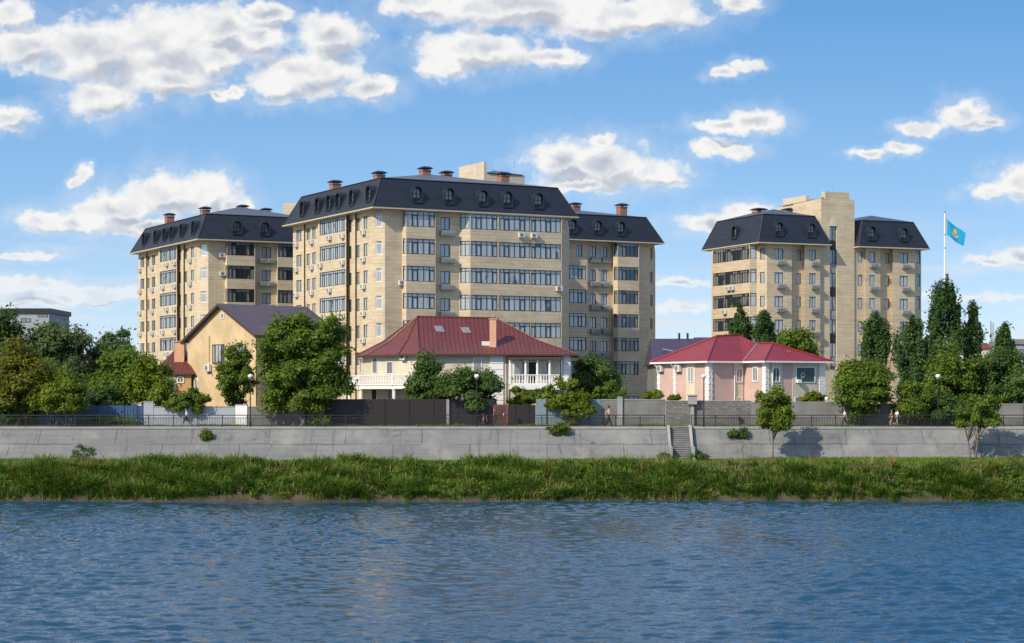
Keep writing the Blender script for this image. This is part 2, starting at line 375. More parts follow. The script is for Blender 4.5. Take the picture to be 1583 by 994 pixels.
class MB:
    def __init__(s): s.v = []; s.f = []
    def quad(s, *pts):
        k = len(s.v); s.v += [tuple(p) for p in pts]; s.f.append(tuple(range(k, k + len(pts)))); return s
    def prism(s, poly, z0, z1, caps=True):
        k = len(s.v); m = len(poly)
        s.v += [(p[0], p[1], z0) for p in poly] + [(p[0], p[1], z1) for p in poly]
        for i in range(m):
            j = (i + 1) % m; s.f.append((k + i, k + j, k + m + j, k + m + i))
        if caps:
            s.f.append(tuple(k + m + i for i in range(m))); s.f.append(tuple(k + i for i in reversed(range(m))))
        return s
    def box(s, x0, x1, y0, y1, z0, z1):
        return s.prism([(x0, y0), (x1, y0), (x1, y1), (x0, y1)], z0, z1)
    def fbox(s, F, t0, t1, o0, o1, z0, z1):
        return s.prism([F.p(t0, o1)[:2], F.p(t1, o1)[:2], F.p(t1, o0)[:2], F.p(t0, o0)[:2]], z0, z1)
    def tube(s, pts, rads, seg=8, cap=True):
        rings = []
        pts = [Vector(p) for p in pts]
        if not hasattr(rads, '__len__'): rads = [rads] * len(pts)
        for i, p in enumerate(pts):
            d = (pts[min(i + 1, len(pts) - 1)] - pts[max(i - 1, 0)]).normalized()
            a = Vector((0, 0, 1)).cross(d)
            if a.length < 1e-3: a = Vector((1, 0, 0))
            a.normalize(); bb = d.cross(a)
            k = len(s.v)
            for q in range(seg):
                th = 2 * math.pi * q / seg
                s.v.append(tuple(p + (a * math.cos(th) + bb * math.sin(th)) * rads[i]))
            rings.append(k)
        for r0, r1 in zip(rings, rings[1:]):
            for q in range(seg):
                q2 = (q + 1) % seg; s.f.append((r0 + q, r0 + q2, r1 + q2, r1 + q))
        if cap:
            s.f.append(tuple(rings[0] + q for q in reversed(range(seg)))); s.f.append(tuple(rings[-1] + q for q in range(seg)))
        return s
    def lathe(s, c, prof, seg=16):
        k0 = len(s.v)
        for (r, z) in prof:
            for q in range(seg):
                th = 2 * math.pi * q / seg; s.v.append((c[0] + r * math.cos(th), c[1] + r * math.sin(th), c[2] + z))
        for i in range(len(prof) - 1):
            for q in range(seg):
                q2 = (q + 1) % seg; s.f.append((k0 + i * seg + q, k0 + i * seg + q2, k0 + (i + 1) * seg + q2, k0 + (i + 1) * seg + q))
        s.f.append(tuple(k0 + q for q in reversed(range(seg)))); s.f.append(tuple(k0 + (len(prof) - 1) * seg + q for q in range(seg)))
        return s
    def arch(s, F, tc_, w_, z0, z1, o0, o1, seg=10):
        """solid with a round-headed outline in face frame F, from offset o0 to o1"""
        r = w_ / 2; prof = [(-r, z0), (r, z0)]
        for i in range(seg + 1):
            a = math.pi * i / seg; prof.append((r * math.cos(a), z1 - r + r * math.sin(a)))
        k = len(s.v); m = len(prof)
        for o in (o1, o0):
            for (t, z) in prof: x = F.p(tc_ + t, o); s.v.append((x[0], x[1], z))
        s.f.append(tuple(k + i for i in range(m))); s.f.append(tuple(k + m + i for i in reversed(range(m))))
        for i in range(m):
            j = (i + 1) % m; s.f.append((k + j, k + i, k + m + i, k + m + j))
        return s
    def archring(s, F, tc_, w_, z0, z1, wi, o0, o1, seg=10):
        """frame with a round head: outer width w_, inner width wi"""
        def prof(w):
            r = w / 2; d = (w_ - w) / 2
            p = [(r, z0 + d)]
            for i in range(seg + 1):
                a = math.pi * i / seg; p.append((r * math.cos(a), z1 - d - r + r * math.sin(a)))
            p.append((-r, z0 + d)); return p
        A, B = prof(w_), prof(wi); m = len(A); k = len(s.v)
        for P_, o in ((A, o1), (B, o1), (A, o0), (B, o0)):
            for (t, z) in P_: x = F.p(tc_ + t, o); s.v.append((x[0], x[1], z))
        for i in range(m):
            j = (i + 1) % m
            s.f.append((k + i, k + j, k + m + j, k + m + i))
            s.f.append((k + 2 * m + i, k + 2 * m + j, k + j, k + i))
            s.f.append((k + m + i, k + m + j, k + 3 * m + j, k + 3 * m + i))
        return s
    def build(s, name, mat, parent=None, smooth=False, bevel=0.0):
        off = root_loc(parent) if parent is not None else Vector((0, 0, 0))
        me = bpy.data.meshes.new(name)
        me.from_pydata([(x - off.x, y - off.y, z - off.z) for (x, y, z) in s.v], [], s.f)
        me.update(); auto_uv(me)
        if smooth: me.polygons.foreach_set('use_smooth', [True] * len(me.polygons))
        me.materials.append(MATS[mat])
        o = bpy.data.objects.new(name, me); link(o, parent)
        if bevel:
            md = o.modifiers.new('bevel', 'BEVEL'); md.width = bevel; md.segments = 2; md.limit_method = 'ANGLE'
        return o

def W(px, py, Y):
    return Vector(((px - CX) * Y / FPX, Y, CH - (py - HZ) * Y / FPX))
def Xat(px, Y): return (px - CX) * Y / FPX
def Zat(py, Y): return CH - (py - HZ) * Y / FPX

class Face:
    """vertical face frame: origin, direction left-to-right seen from outside, outward normal"""
    def __init__(s, o, d):
        s.o = Vector((o[0], o[1])); s.d = Vector((d[0], d[1])).normalized(); s.n = Vector((s.d.y, -s.d.x))
    def p(s, t, off=0.0, z=0.0):
        q = s.o + s.d * t + s.n * off; return (q.x, q.y, z)
    def t(s, px, off=0.0):
        k = (px - CX) / FPX; o = s.o + s.n * off
        return (k * o.y - o.x) / (s.d.x - k * s.d.y)
    def at(s, px, off=0.0): return s.p(s.t(px, off), off)
def seg_face(A, B): return Face(A[:2], (B[0] - A[0], B[1] - A[1])), math.hypot(B[0] - A[0], B[1] - A[1])

GZ = 6.5     # level of the promenade and of the ground behind it
rng = random.Random(7)

# ------------------------------------------------------------------ building parts
def wall_strip(mb, F, L, z0, z1, holes, depth=0.16):
    ts = sorted({0, L, *[round(h[0], 4) for h in holes], *[round(h[1], 4) for h in holes]})
    zs = sorted({z0, z1, *[h[2] for h in holes], *[h[3] for h in holes]})
    for a, c in zip(ts, ts[1:]):
        for e, g in zip(zs, zs[1:]):
            tm, zm = (a + c) / 2, (e + g) / 2
            if any(h[0] - 1e-3 < tm < h[1] + 1e-3 and h[2] < zm < h[3] for h in holes): continue
            mb.quad(F.p(a, 0, e), F.p(c, 0, e), F.p(c, 0, g), F.p(a, 0, g))
    for (a, c, e, g) in [h[:4] for h in holes]:
        q = lambda t, o, z: F.p(t, o, z)
        mb.quad(q(a, 0, e), q(c, 0, e), q(c, -depth, e), q(a, -depth, e))
        mb.quad(q(a, 0, g), q(a, -depth, g), q(c, -depth, g), q(c, 0, g))
        mb.quad(q(a, 0, e), q(a, -depth, e), q(a, -depth, g), q(a, 0, g))
        mb.quad(q(c, 0, e), q(c, 0, g), q(c, -depth, g), q(c, -depth, e))

def window(root, F, t0, t1, z0, z1, fmat='dark_frame', gmat='glass', depth=0.16, cell=0.75, transom=0.74, bar=0.075, name='window'):
    f = MB(); g = MB()
    d0, d1 = -depth + 0.004, -depth + 0.07
    nx = max(1, round((t1 - t0) / cell)); xs = [t0 + (t1 - t0) * i / nx for i in range(nx + 1)]
    for i, x in enumerate(xs):
        bw = bar * (1.3 if i in (0, nx) else 1.0)
        a = x if i == 0 else (x - bw if i == nx else x - bw / 2)
        f.fbox(F, a, a + bw, d0, d1, z0, z1)
    hs = [z0, z1 - bar]
    if transom: hs.insert(1, z0 + (z1 - z0) * transom)
    for z in hs:
        f.fbox(F, t0 + 0.001, t1 - 0.001, d0, d1 - 0.006, z, z + bar)
    zc = hs[1] + bar / 2 if transom else None
    for a, c in zip(xs, xs[1:]):
        for e, h in ([(z0, zc), (zc, z1)] if transom else [(z0, z1)]):
            o = d0 + 0.025 + rng.uniform(-0.004, 0.004)
            g.quad(F.p(a, o, e), F.p(c, o, e), F.p(c, o, h), F.p(a, o, h))
    for i, (a, c) in enumerate(zip(xs, xs[1:])):       # casements: a thicker sash inside some lights
        if nx > 2 and (i + int(t0 * 7)) % 3 == 1:
            zt_ = (zc or z1) - 0.03; zb_ = z0 + 0.03
            f.fbox(F, a + 0.03, a + 0.12, d0 + 0.035, d1 + 0.02, zb_, zt_); f.fbox(F, c - 0.12, c - 0.03, d0 + 0.035, d1 + 0.02, zb_, zt_)
            f.fbox(F, a + 0.121, c - 0.121, d0 + 0.035, d1 + 0.018, zb_, zb_ + 0.09); f.fbox(F, a + 0.121, c - 0.121, d0 + 0.035, d1 + 0.018, zt_ - 0.09, zt_)
    fr = f.build(name, fmat, root)
    g.build('pane', gmat, fr)
    return fr

def ac_unit(root, F, t, z, off=0.0, w_=0.85, h_=0.6):
    m_ = MB(); m_.fbox(F, t - w_ / 2, t + w_ / 2, off + 0.10, off + 0.42, z, z + h_)
    o = m_.build('air_conditioner', 'white_plastic', root)
    g = MB(); r = h_ * 0.40; c = t - w_ * 0.10; zc = z + h_ / 2
    k = len(g.v)
    pts = []
    for i in range(14):
        a = 2 * math.pi * i / 14; pts.append((c + r * math.cos(a), zc + r * math.sin(a)))
    for oo in (off + 0.40, off + 0.435):
        for (tt, zz) in pts: x = F.p(tt, oo); g.v.append((x[0], x[1], zz))
    g.f.append(tuple(k + 14 + i for i in range(14)))
    for i in range(14): j = (i + 1) % 14; g.f.append((k + i, k + j, k + 14 + j, k + 14 + i))
    g.build('fan_grille', 'cloth_grey', o)
    br = MB()
    for s_ in (-0.3, 0.3):
        br.fbox(F, t + s_ - 0.02, t + s_ + 0.02, off, off + 0.44, z - 0.05, z - 0.005)
    br.build('bracket', 'grey_metal', o)
def ac_basket(root, F, t0, t1, z, off=0.0):
    m_ = MB(); h_ = 0.62
    for i in range(6): m_.fbox(F, t0, t1, off + 0.50, off + 0.53, z + i * h_ / 6, z + i * h_ / 6 + 0.065)
    nv = max(2, int((t1 - t0) / 0.45))
    for i in range(nv + 1):
        x = t0 + (t1 - t0 - 0.04) * i / nv; m_.fbox(F, x, x + 0.04, off + 0.495, off + 0.54, z, z + h_)
    m_.fbox(F, t0, t0 + 0.03, off, off + 0.495, z, z + h_); m_.fbox(F, t1 - 0.03, t1, off, off + 0.495, z, z + h_)
    m_.fbox(F, t0, t1, off, off + 0.49, z - 0.04, z - 0.005)
    b_ = m_.build('air_conditioner_cage', 'grey_metal', root)
    for i in range(2 if t1 - t0 > 1.4 else 1):
        c = t0 + (t1 - t0) * ((i + 0.5) / (2 if t1 - t0 > 1.4 else 1))
        u = MB(); u.fbox(F, c - 0.38, c + 0.38, off + 0.10, off + 0.42, z + 0.01, z + 0.5); u.build('air_conditioner', 'white_plastic', b_)

def mansard(root, rect, ze, rise, inset, over, ridge, F_front):
    """rect = four plan corners (front-left, front-right, back-right, back-left)"""
    P = [Vector((p[0], p[1])) for p in rect]
    ex = (P[1] - P[0]).normalized(); ey = (P[3] - P[0]).normalized()
    def ring(d): return [P[0] + (ex + ey) * d, P[1] + (-ex + ey) * d, P[2] + (-ex - ey) * d, P[3] + (ex - ey) * d]
    E, T = ring(-over), ring(inset)
    m_ = MB()
    for i in range(4):
        j = (i + 1) % 4
        m_.quad((*E[i], ze), (*E[j], ze), (*T[j], ze + rise), (*T[i], ze + rise))
    roof = m_.build('mansard_roof', 'slate', root)
    t_ = MB(); zt = ze + rise
    Tt = ring(inset - 0.12)
    w_, l_ = (T[1] - T[0]).length, (T[3] - T[0]).length
    k = min(w_, l_) / 2
    mid0 = (T[0] + T[1]) / 2 + ey * k if w_ <= l_ else T[0] + (ex + ey) * k
    mid1 = (T[2] + T[3]) / 2 - ey * k if w_ <= l_ else T[1] + (-ex + ey) * k
    a, b_, c, d = [(*q, zt + 0.004) for q in Tt]; r0, r1 = (*mid0, zt + ridge), (*mid1, zt + ridge)
    if w_ <= l_:
        t_.quad(a, b_, r0).quad(b_, c, r1, r0).quad(c, d, r1).quad(d, a, r0, r1)
    else:
        t_.quad(a, b_, r1, r0).quad(b_, c, r1).quad(c, d, r0, r1).quad(d, a, r0)
    t_.build('roof_top', 'metal_top', roof)
    g_ = MB(); E2, E3 = ring(-over - 0.10), ring(-over + 0.02)
    for i in range(4):
        j = (i + 1) % 4
        g_.quad((*E2[i], ze - 0.12), (*E2[j], ze - 0.12), (*E2[j], ze + 0.03), (*E2[i], ze + 0.03))
        g_.quad((*E2[i], ze + 0.03), (*E2[j], ze + 0.03), (*E3[j], ze + 0.03), (*E3[i], ze + 0.03))
    g_.quad(*[(*q, ze - 0.12) for q in reversed(E2)])
    g_.build('gutter', 'gutter', roof)
    h_ = MB()   # hip and ridge cappings
    for i in range(4): h_.tube([(*E[i], ze + 0.02), (*T[i], zt + 0.02)], 0.07, 6)
    for i in range(4): h_.tube([(*T[i], zt + 0.02), (*T[(i + 1) % 4], zt + 0.02)], 0.055, 6)
    h_.build('ridge_capping', 'dark_frame', roof)
    return roof

def dormer(root, F, t, ze, over, slope, w_=1.3, h_=1.9, zb=0.85):
    """F: face whose offset 0 is the wall plane; slope = horizontal inset per metre of rise"""
    o_front = over - slope * zb + 0.12
    o_back = over - slope * (zb + h_) - 0.1
    m_ = MB()
    m_.archring(F, t, w_ + 0.16, ze + zb - 0.08, ze + zb + h_ + 0.08, w_ - 0.06, o_back, o_front)
    d = m_.build('dormer', 'slate', root)
    g = MB(); g.arch(F, t, w_ - 0.14, ze + zb + 0.05, ze + zb + h_ - 0.05, o_back + 0.1, o_front - 0.42)
    g.build('pane', 'glass_dark', d)
    f = MB(); f.archring(F, t, w_ - 0.15, ze + zb + 0.05, ze + zb + h_ - 0.06, w_ - 0.32, o_front - 0.42, o_front - 0.34)
    f.fbox(F, t - 0.035, t + 0.035, o_front - 0.415, o_front - 0.35, ze + zb + 0.15, ze + zb + h_ - 0.16)
    f.fbox(F, t - w_ / 2 + 0.16, t + w_ / 2 - 0.16, o_front - 0.415, o_front - 0.355, ze + zb + h_ * 0.55, ze + zb + h_ * 0.55 + 0.06)
    f.fbox(F, t - w_ / 2 - 0.05, t + w_ / 2 + 0.05, o_front - 0.40, o_front + 0.06, ze + zb - 0.09, ze + zb + 0.06)
    f.build('frame', 'dark_metal', d)

def chimney(root, px, ytop, Y, w_=1.15, h_=2.6, mat='red_brick', th=0.5):
    c = W(px, ytop, Y); F = Face((c.x, c.y), (math.cos(th), math.sin(th)))
    m_ = MB(); m_.fbox(F, -w_ / 2, w_ / 2, -w_ / 2, w_ / 2, c.z - h_, c.z - 0.45)
    m_.fbox(F, -w_ / 2 - 0.06, w_ / 2 + 0.06, -w_ / 2 - 0.06, w_ / 2 + 0.06, c.z - 0.58, c.z - 0.46)
    o = m_.build('chimney', mat, root)
    k = MB()
    for a in (-1, 1):
        for b_ in (-1, 1): k.fbox(F, a * 0.42 * w_ - 0.04, a * 0.42 * w_ + 0.04, b_ * 0.42 * w_ - 0.04, b_ * 0.42 * w_ + 0.04, c.z - 0.47, c.z - 0.25)
    rings = [(0.68, -0.27), (0.70, -0.20), (0.52, -0.06), (0.30, 0.04), (0.05, 0.08)]
    base = len(k.v); 
    for (r, z) in rings:
        for (a, b_) in ((-1, 1), (1, 1), (1, -1), (-1, -1)):
            x = F.p(a * r * w_, b_ * r * w_); k.v.append((x[0], x[1], c.z + z))
    for i in range(len(rings) - 1):
        for q in range(4): q2 = (q + 1) % 4; k.f.append((base + i * 4 + q, base + i * 4 + q2, base + (i + 1) * 4 + q2, base + (i + 1) * 4 + q))
    k.f.append(tuple(base + q for q in range(4)))
    k.build('cap', 'dark_metal', o)

def facade(root, pts, ze, zb, floors, storey=3.3):
    """pts: list of (point, columns) walking left to right; columns belong to the segment that starts at that point.
    column = (t0,t1,head,sill,kind[,floors])   head / sill measured down from the storey's top"""
    mb = MB(); todo = []
    for (A, cols), (B, _) in zip(pts, pts[1:]):
        F, L = seg_face(A, B); holes = []
        for c in cols:
            t0, t1, hd, sl, kind = c[:5]; fl = c[5] if len(c) > 5 else range(floors)
            t0, t1 = max(0.02, t0), min(L - 0.02, t1)
            if t1 - t0 < 0.2: continue
            for k in fl:
                za, zc = ze - k * storey - sl, ze - k * storey - hd
                holes.append((round(t0, 4), round(t1, 4), za, zc)); todo.append((F, round(t0, 4), round(t1, 4), za, zc, kind, k))
        wall_strip(mb, F, L, zb, ze - 0.1, holes)
    mb.build('facade_wall', 'stone', root)
    return todo

KIND = {'bay': ('dark_frame', 'glass', 0.72, 0.76), 'baylight': ('dark_frame', 'glass', 0.72, 0.80), 'small': ('dark_frame', 'glass', 0.62, 0.0),
        'smallw': ('white_paint', 'glass_sky', 0.9, 0.78), 'darkbay': ('dark_frame', 'glass_dark', 0.72, 0.76), 'dark': ('dark_frame', 'glass_dark', 0.7, 0.0)}
def glaze(root, todo):
    for (F, t0, t1, z0, z1, kind, k) in todo:
        fm, gm, cell, tr = KIND[kind]
        window(root, F, t0, t1, z0, z1, fm, gm, cell=cell, transom=tr, name='balcony_window' if 'bay' in kind else 'window')

def pcols(A, B, specs):
    """specs in photo columns -> distances along the segment A-B"""
    F, L = seg_face(A, B)
    return [(F.t(s[0]), F.t(s[1]), *s[2:]) for s in specs]

def frame_for(px, Y, deg):
    th = R(deg); O = (Xat(px, Y), Y)
    front = Face(O, (math.cos(th), math.sin(th)))
    left = Face(O, (math.sin(th), -math.cos(th)))      # t is negative going deep-left
    return front, left, th

BAY = (0.25, 2.12); SM = (0.72, 2.25)

# ---- the tall front block
fr, le, th = frame_for(583.5, 233, 28)
ZE = 32.0
blk = empty('apartment_building', (fr.o.x + 8, fr.o.y + 14, GZ), 'large sandstone apartment block with long glazed balconies rising behind the maroon hipped roof', 'apartment building', 'sandstone apartment blocks with dark mansard roofs')
S = lambda *a: a
L_ = lambda px, off=0: le.at(px, off)
Fp = lambda px, off=0: fr.at(px, off)
poly = [(L_(453), [(458, 466, *SM, 'small')]), (L_(470), []), (L_(470, -0.22), [(474, 479, *SM, 'small')]), (L_(480, -0.22), []),
        (L_(480.5, 0), [(482.5, 488.5, *SM, 'small')]), (L_(491, 0), []), (L_(492, 0.5), [(494, 534.2, *BAY, 'baylight')]), (L_(535, 0.5), []),
        (L_(536.5, -0.12), [(538.5, 543.5, *SM, 'dark')]), (L_(545.5, -0.12), []), (L_(546, 0.10), []), (L_(549, 0.10), []), (L_(549.5, -0.16), [(551, 556, *SM, 'small')]),
        (L_(558, -0.16), []), (L_(558.5, 0.1), [(562, 568.5, *SM, 'small')]), (L_(575.5, 0.1), [(581, 590.5, 0.6, 2.2, 'smallw')]),
        (Fp(595, 0.0), []), (Fp(621.5), [(622.6, 627.4, *BAY, 'bay')]), (Fp(628, 0.8), [(628.6, 672.6, *BAY, 'bay')]), (Fp(673.5, 0.8), []), (Fp(674.5, 0), [(681, 695.5, *SM, 'small')]),
        (Fp(710), [(711.5, 726, *BAY, 'bay')]), (Fp(727, 1.0), [(727.6, 769.5, *BAY, 'bay'), (771.3, 820, *BAY, 'bay'), (820.2, 867.6, *BAY, 'bay')]), (Fp(868.5, 1.0), []), (Fp(873, 0.2), []), (Fp(877, -1.5), []), (Fp(880, -14), [])]
def resolve(poly):
    out = []
    for i, (A, specs) in enumerate(poly):
        B = poly[i + 1][0] if i + 1 < len(poly) else A
        out.append((A, pcols(A, B, specs) if specs else []))
    return out
todo = facade(blk, resolve(poly), ZE, GZ, 6)
glaze(blk, todo)
rect = [le.p(0, 0), fr.p(26.1), None, le.p(-27.3)]
b2 = Vector(fr.p(26.1)[:2]) + Vector(le.p(-27.3)[:2]) - Vector(fr.p(0)[:2]); rect[2] = (b2.x, b2.y)
mansard(blk, rect, ZE, 3.75, 0.85, 1.05, 2.3, fr)
SL = (0.85 + 1.05) / 3.75
for px in (645, 695, 747, 785, 833): dormer(blk, fr, fr.t(px, 0.6), ZE, 1.05, SL)
for px in (467.5, 491, 508.5, 523, 544, 570): dormer(blk, le, le.t(px, 0.6), ZE, 1.05, SL)
for (px, yt, Y) in ((518, 279, 253), (586, 265, 246), (657, 258, 252), (690, 264.5, 256), (778, 266.5, 252)): chimney(blk, px, yt, Y)
for k in range(6):
    z = ZE - k * 3.3
    for (px) in (459.5, 483): ac_unit(blk, le, le.t(px), z - 2.95)
    ac_unit(blk, le, le.t(511 - (k % 2) * 14, 0.5), z - 2.95, 0.5)
    if k % 3 != 2: ac_unit(blk, le, le.t(531, 0.5), z - 3.0, 0.5)
    ac_unit(blk, le, le.t(563.5, 0.1), z - 2.95, 0.1)
    ac_basket(blk, fr, fr.t(679.5), fr.t(701), z - 2.98)
ac_unit(blk, fr, fr.t(805, 1.0), ZE - 2.9, 1.0); ac_unit(blk, fr, fr.t(824, 1.0), ZE - 2.9, 1.0); ac_unit(blk, fr, fr.t(863, 1.0), ZE - 9.4, 1.0)
ac_unit(blk, fr, fr.t(620), ZE - 9.2)
# stair tower on its roof
tf, tl, _ = frame_for(748, 258, 28)
t_ = MB(); Lw, Ld = tf.t(811), -tl.t(709.5)
c0, c1 = tf.p(0), tf.p(Lw); c3 = tl.p(-Ld); c2 = (c1[0] + c3[0] - c0[0], c1[1] + c3[1] - c0[1])
zlo = 39.0
t_.prism([c0[:2], c1[:2], c2, c3[:2]], 34.5, zlo)
for k_ in range(1): 
    t_.prism([tl.p(0.004, 0.004)[:2], tl.p(0.004, -0.45)[:2], tl.p(-Ld, -0.45)[:2], tl.p(-Ld, 0.004)[:2]][::-1], zlo + 0.004, 40.6)
t_.fbox(tf, Lw - 0.7, Lw - 0.004, -Ld, -Ld + 1.2, zlo + 0.004, 40.3)
t_.fbox(tf, Lw - 2.9, Lw - 0.7, -Ld, -Ld + 0.4, zlo + 0.004, 40.0)
tw = t_.build('stair_tower', 'stone_pale', blk)
q = MB(); cz = zlo + 0.95; A_ = [tf.p(0.5, 0.15), tf.p(Lw - 0.05, 0.15), (c2[0], c2[1]), tl.p(-Ld, -0.46)]
mid = tf.p(Lw * 0.55, -Ld / 2)
for i in range(4):
    a, b_ = A_[i], A_[(i + 1) % 4]; q.quad((a[0], a[1], zlo + 0.1), (b_[0], b_[1], zlo + 0.1), (mid[0], mid[1], cz))
q.build('tower_roof', 'metal_top', tw)
for (px, y0, y1) in ((729.5, 258, 240), (748, 251, 243), (795, 254, 249)):
    q = MB(); a = W(px, y0, 259); q.tube([a - Vector((0, 0, 0.5)), W(px, y1, 259)], 0.035, 5)
    q.build('antenna', 'grey_metal', tw)

# ---- the rear wing to its right
fr, le, th = frame_for(876, 268, 28)
ZE2 = 31.0
Fp = lambda px, off=0: fr.at(px, off)
blk = empty('apartment_building', (fr.o.x + 7, fr.o.y + 12, GZ), 'narrower sandstone apartment block set back just right of the largest block', 'apartment building', 'sandstone apartment blocks with dark mansard roofs')
poly = [(Fp(868, -0.8), []), (Fp(872, -0.8), []), (Fp(873.5, 0.0), [(875, 906.5, *BAY, 'bay', range(1, 6)), (891, 900, *SM, 'small', range(0, 1))]), (Fp(908, 0.0), []), (Fp(908.5, -0.5), [(912, 921.5, *SM, 'small'), (928.8, 938.8, *SM, 'small')]), (Fp(947, -0.5), []),
        (Fp(948, 0.2), [(948.8, 954.6, *BAY, 'darkbay')]), (Fp(955, 0.9), [(955.6, 987.4, *BAY, 'darkbay')]), (Fp(988, 0.9), []), (Fp(989, 0), []), (Fp(1003, 0), [(1005, 1009, *SM, 'small')]), (Fp(1011.5, -1.3), []), (Fp(1013, -14), [])]
todo = facade(blk, resolve(poly), ZE2, GZ, 6); glaze(blk, todo)
wd = fr.t(1011.5); rect = [fr.p(-6), fr.p(wd), None, fr.p(-6, -18)]
rect[2] = fr.p(wd, -18)
mansard(blk, rect, ZE2, 3.7, 0.85, 1.0, 1.5, fr)
for px in (886, 925, 961): dormer(blk, fr, fr.t(px, 0.6), ZE2, 1.0, SL)
for (px, yt, Y) in ((889, 313.5, 280), (961, 315, 279)): chimney(blk, px, yt, Y)
for k in range(5):
    z = ZE2 - k * 3.3 - 2.98
    ac_basket(blk, fr, fr.t(911.5, -0.5), fr.t(926.5, -0.5), z, -0.5); ac_basket(blk, fr, fr.t(929.5, -0.5), fr.t(942, -0.5), z, -0.5)
F_, L2 = seg_face(Fp(955, 0.9), Fp(988, 0.9))
window(blk, F_, 0.1, L2 - 0.1, GZ + 0.3, GZ + 2.9, 'dark_frame', 'glass_dark', depth=-0.06, name='shop_window')

# ---- left block
fr, le, th = frame_for(313, 273, 28)
ZE3 = 31.4
L_ = lambda px, off=0: le.at(px, off)
Fp = lambda px, off=0: fr.at(px, off)
blk = empty('apartment_building', (fr.o.x + 8, fr.o.y + 14, GZ), 'sandstone apartment block standing leftmost, above the small red roof and the yellow gable', 'apartment building', 'sandstone apartment blocks with dark mansard roofs')
poly = [(L_(214), [(217, 223, *SM, 'small')]), (L_(226), []), (L_(226, -0.22), [(228, 231, *SM, 'small')]), (L_(232.5, -0.22), []), (L_(233, 0), [(234.5, 240, *SM, 'small')]), (L_(244, 0), []), (L_(245, 0.5), [(247, 272.6, *BAY, 'baylight')]), (L_(273.3, 0.5), []),
        (L_(274.3, -0.12), [(275.3, 279.5, *SM, 'dark')]), (L_(281, -0.12), []), (L_(281.3, 0.1), []), (L_(283.6, 0.1), []), (L_(284, -0.16), [(285.3, 289.3, *SM, 'small')]), (L_(291.5, -0.16), []), (L_(292, 0.1), [(295, 300, *SM, 'small')]),
        (L_(304.5, 0.1), [(310, 319.5, 0.6, 2.2, 'smallw')]), (Fp(322), []), (Fp(347.5), [(348.2, 350.6, *BAY, 'darkbay')]), (Fp(351, 0.8), [(351.3, 393.8, *BAY, 'darkbay')]), (Fp(394.5, 0.8), []), (Fp(395.5), [(405, 419, *SM, 'small')]), (Fp(427.5), []),
        (Fp(429, 0.8), [(429.6, 458, *BAY, 'darkbay')]), (Fp(460, 0.8), []), (Fp(461, 0), []), (Fp(500), [])]
todo = facade(blk, resolve(poly), ZE3, GZ, 6); glaze(blk, todo)
wd = fr.t(490); rect = [fr.p(0), fr.p(wd), fr.p(wd, -30), fr.p(0, -30)]
mansard(blk, rect, ZE3, 3.75, 0.85, 1.05, 2.0, fr)
for px in (366.5, 409.5): dormer(blk, fr, fr.t(px, 0.6), ZE3, 1.05, SL)
for px in (222.5, 240.5, 254.5, 265.5, 281, 299): dormer(blk, le, le.t(px, 0.6), ZE3, 1.05, SL)
for (px, yt, Y) in ((262, 330, 292), (317, 320, 284), (375, 317, 286), (411, 322, 292)): chimney(blk, px, yt, Y)
for k in range(6):
    z = ZE3 - k * 3.3
    ac_unit(blk, le, le.t(217.5), z - 2.95); ac_unit(blk, le, le.t(236.5), z - 2.95)
    ac_unit(blk, le, le.t(259 - (k % 2) * 6, 0.5), z - 2.95, 0.5); ac_unit(blk, le, le.t(271, 0.5), z - 3.0, 0.5); ac_unit(blk, le, le.t(295, 0.1), z - 2.95, 0.1)
    ac_basket(blk, fr, fr.t(399.5), fr.t(424), z - 2.98)
ac_unit(blk, fr, fr.t(342.5), ZE3 - 2.4); ac_unit(blk, fr, fr.t(343.5), ZE3 - 5.0)
q = MB(); a = W(437.5, 314, 292); q.box(a.x, a.x + 6, 292, 298, 33, a.z); q.build('stair_tower', 'stone_pale', blk)

# ---- right block with the stepped stair tower
fr, le, th = frame_for(1177, 270, 23)
ZE4 = 30.7
L_ = lambda px, off=0: le.at(px, off)
Fp = lambda px, off=0: fr.at(px, off)
blk = empty('apartment_building', (fr.o.x + 13, fr.o.y + 10, GZ), 'sandstone apartment block with a tall stepped stair tower standing alone at the right', 'apartment building', 'sandstone apartment blocks with dark mansard roofs')
TB = (0.3, 2.15)
def px_pt(px, Y): return (Xat(px, Y), Y, 0)
Lb = L_(1159, 1.0)
poly = [(L_(1100, 1.0), [(1102, 1158.3, *TB, 'darkbay')]), (Lb, [(1159.6, 1169.4, *TB, 'bay')]), (L_(1170, 0), []), (L_(1170.6, 0), [(1175, 1182, *SM, 'small')]), (Fp(1185.5), [(1197.5, 1211, *SM, 'small')]), (Fp(1224), []), (Fp(1224.5, -0.7), [(1231, 1238.5, *SM, 'small')]), (Fp(1243, -0.7), []),
        (Fp(1243.5, 0.1), [(1251, 1261.2, *SM, 'small')]), (Fp(1268, 0.1), []), (Fp(1270, -0.35), [])]
todo = facade(blk, resolve(poly), ZE4, GZ, 6); glaze(blk, todo)
poly = [(Fp(1320, -0.5), [(1326, 1333.5, *SM, 'small')]), (Fp(1337, -0.5), []), (Fp(1338, 0), [(1344, 1352.5, *SM, 'small')]), (Fp(1361), []), (Fp(1362, -0.7), [(1367.5, 1375, *SM, 'small')]), (Fp(1379, -0.7), []), (Fp(1380, 0.1), [(1391, 1403.7, *SM, 'small')]), (Fp(1414, 0.1), [(1415.6, 1422.5, *TB, 'bay')]), (Fp(1423.5, -1.0), []), (Fp(1424, -12), [])]
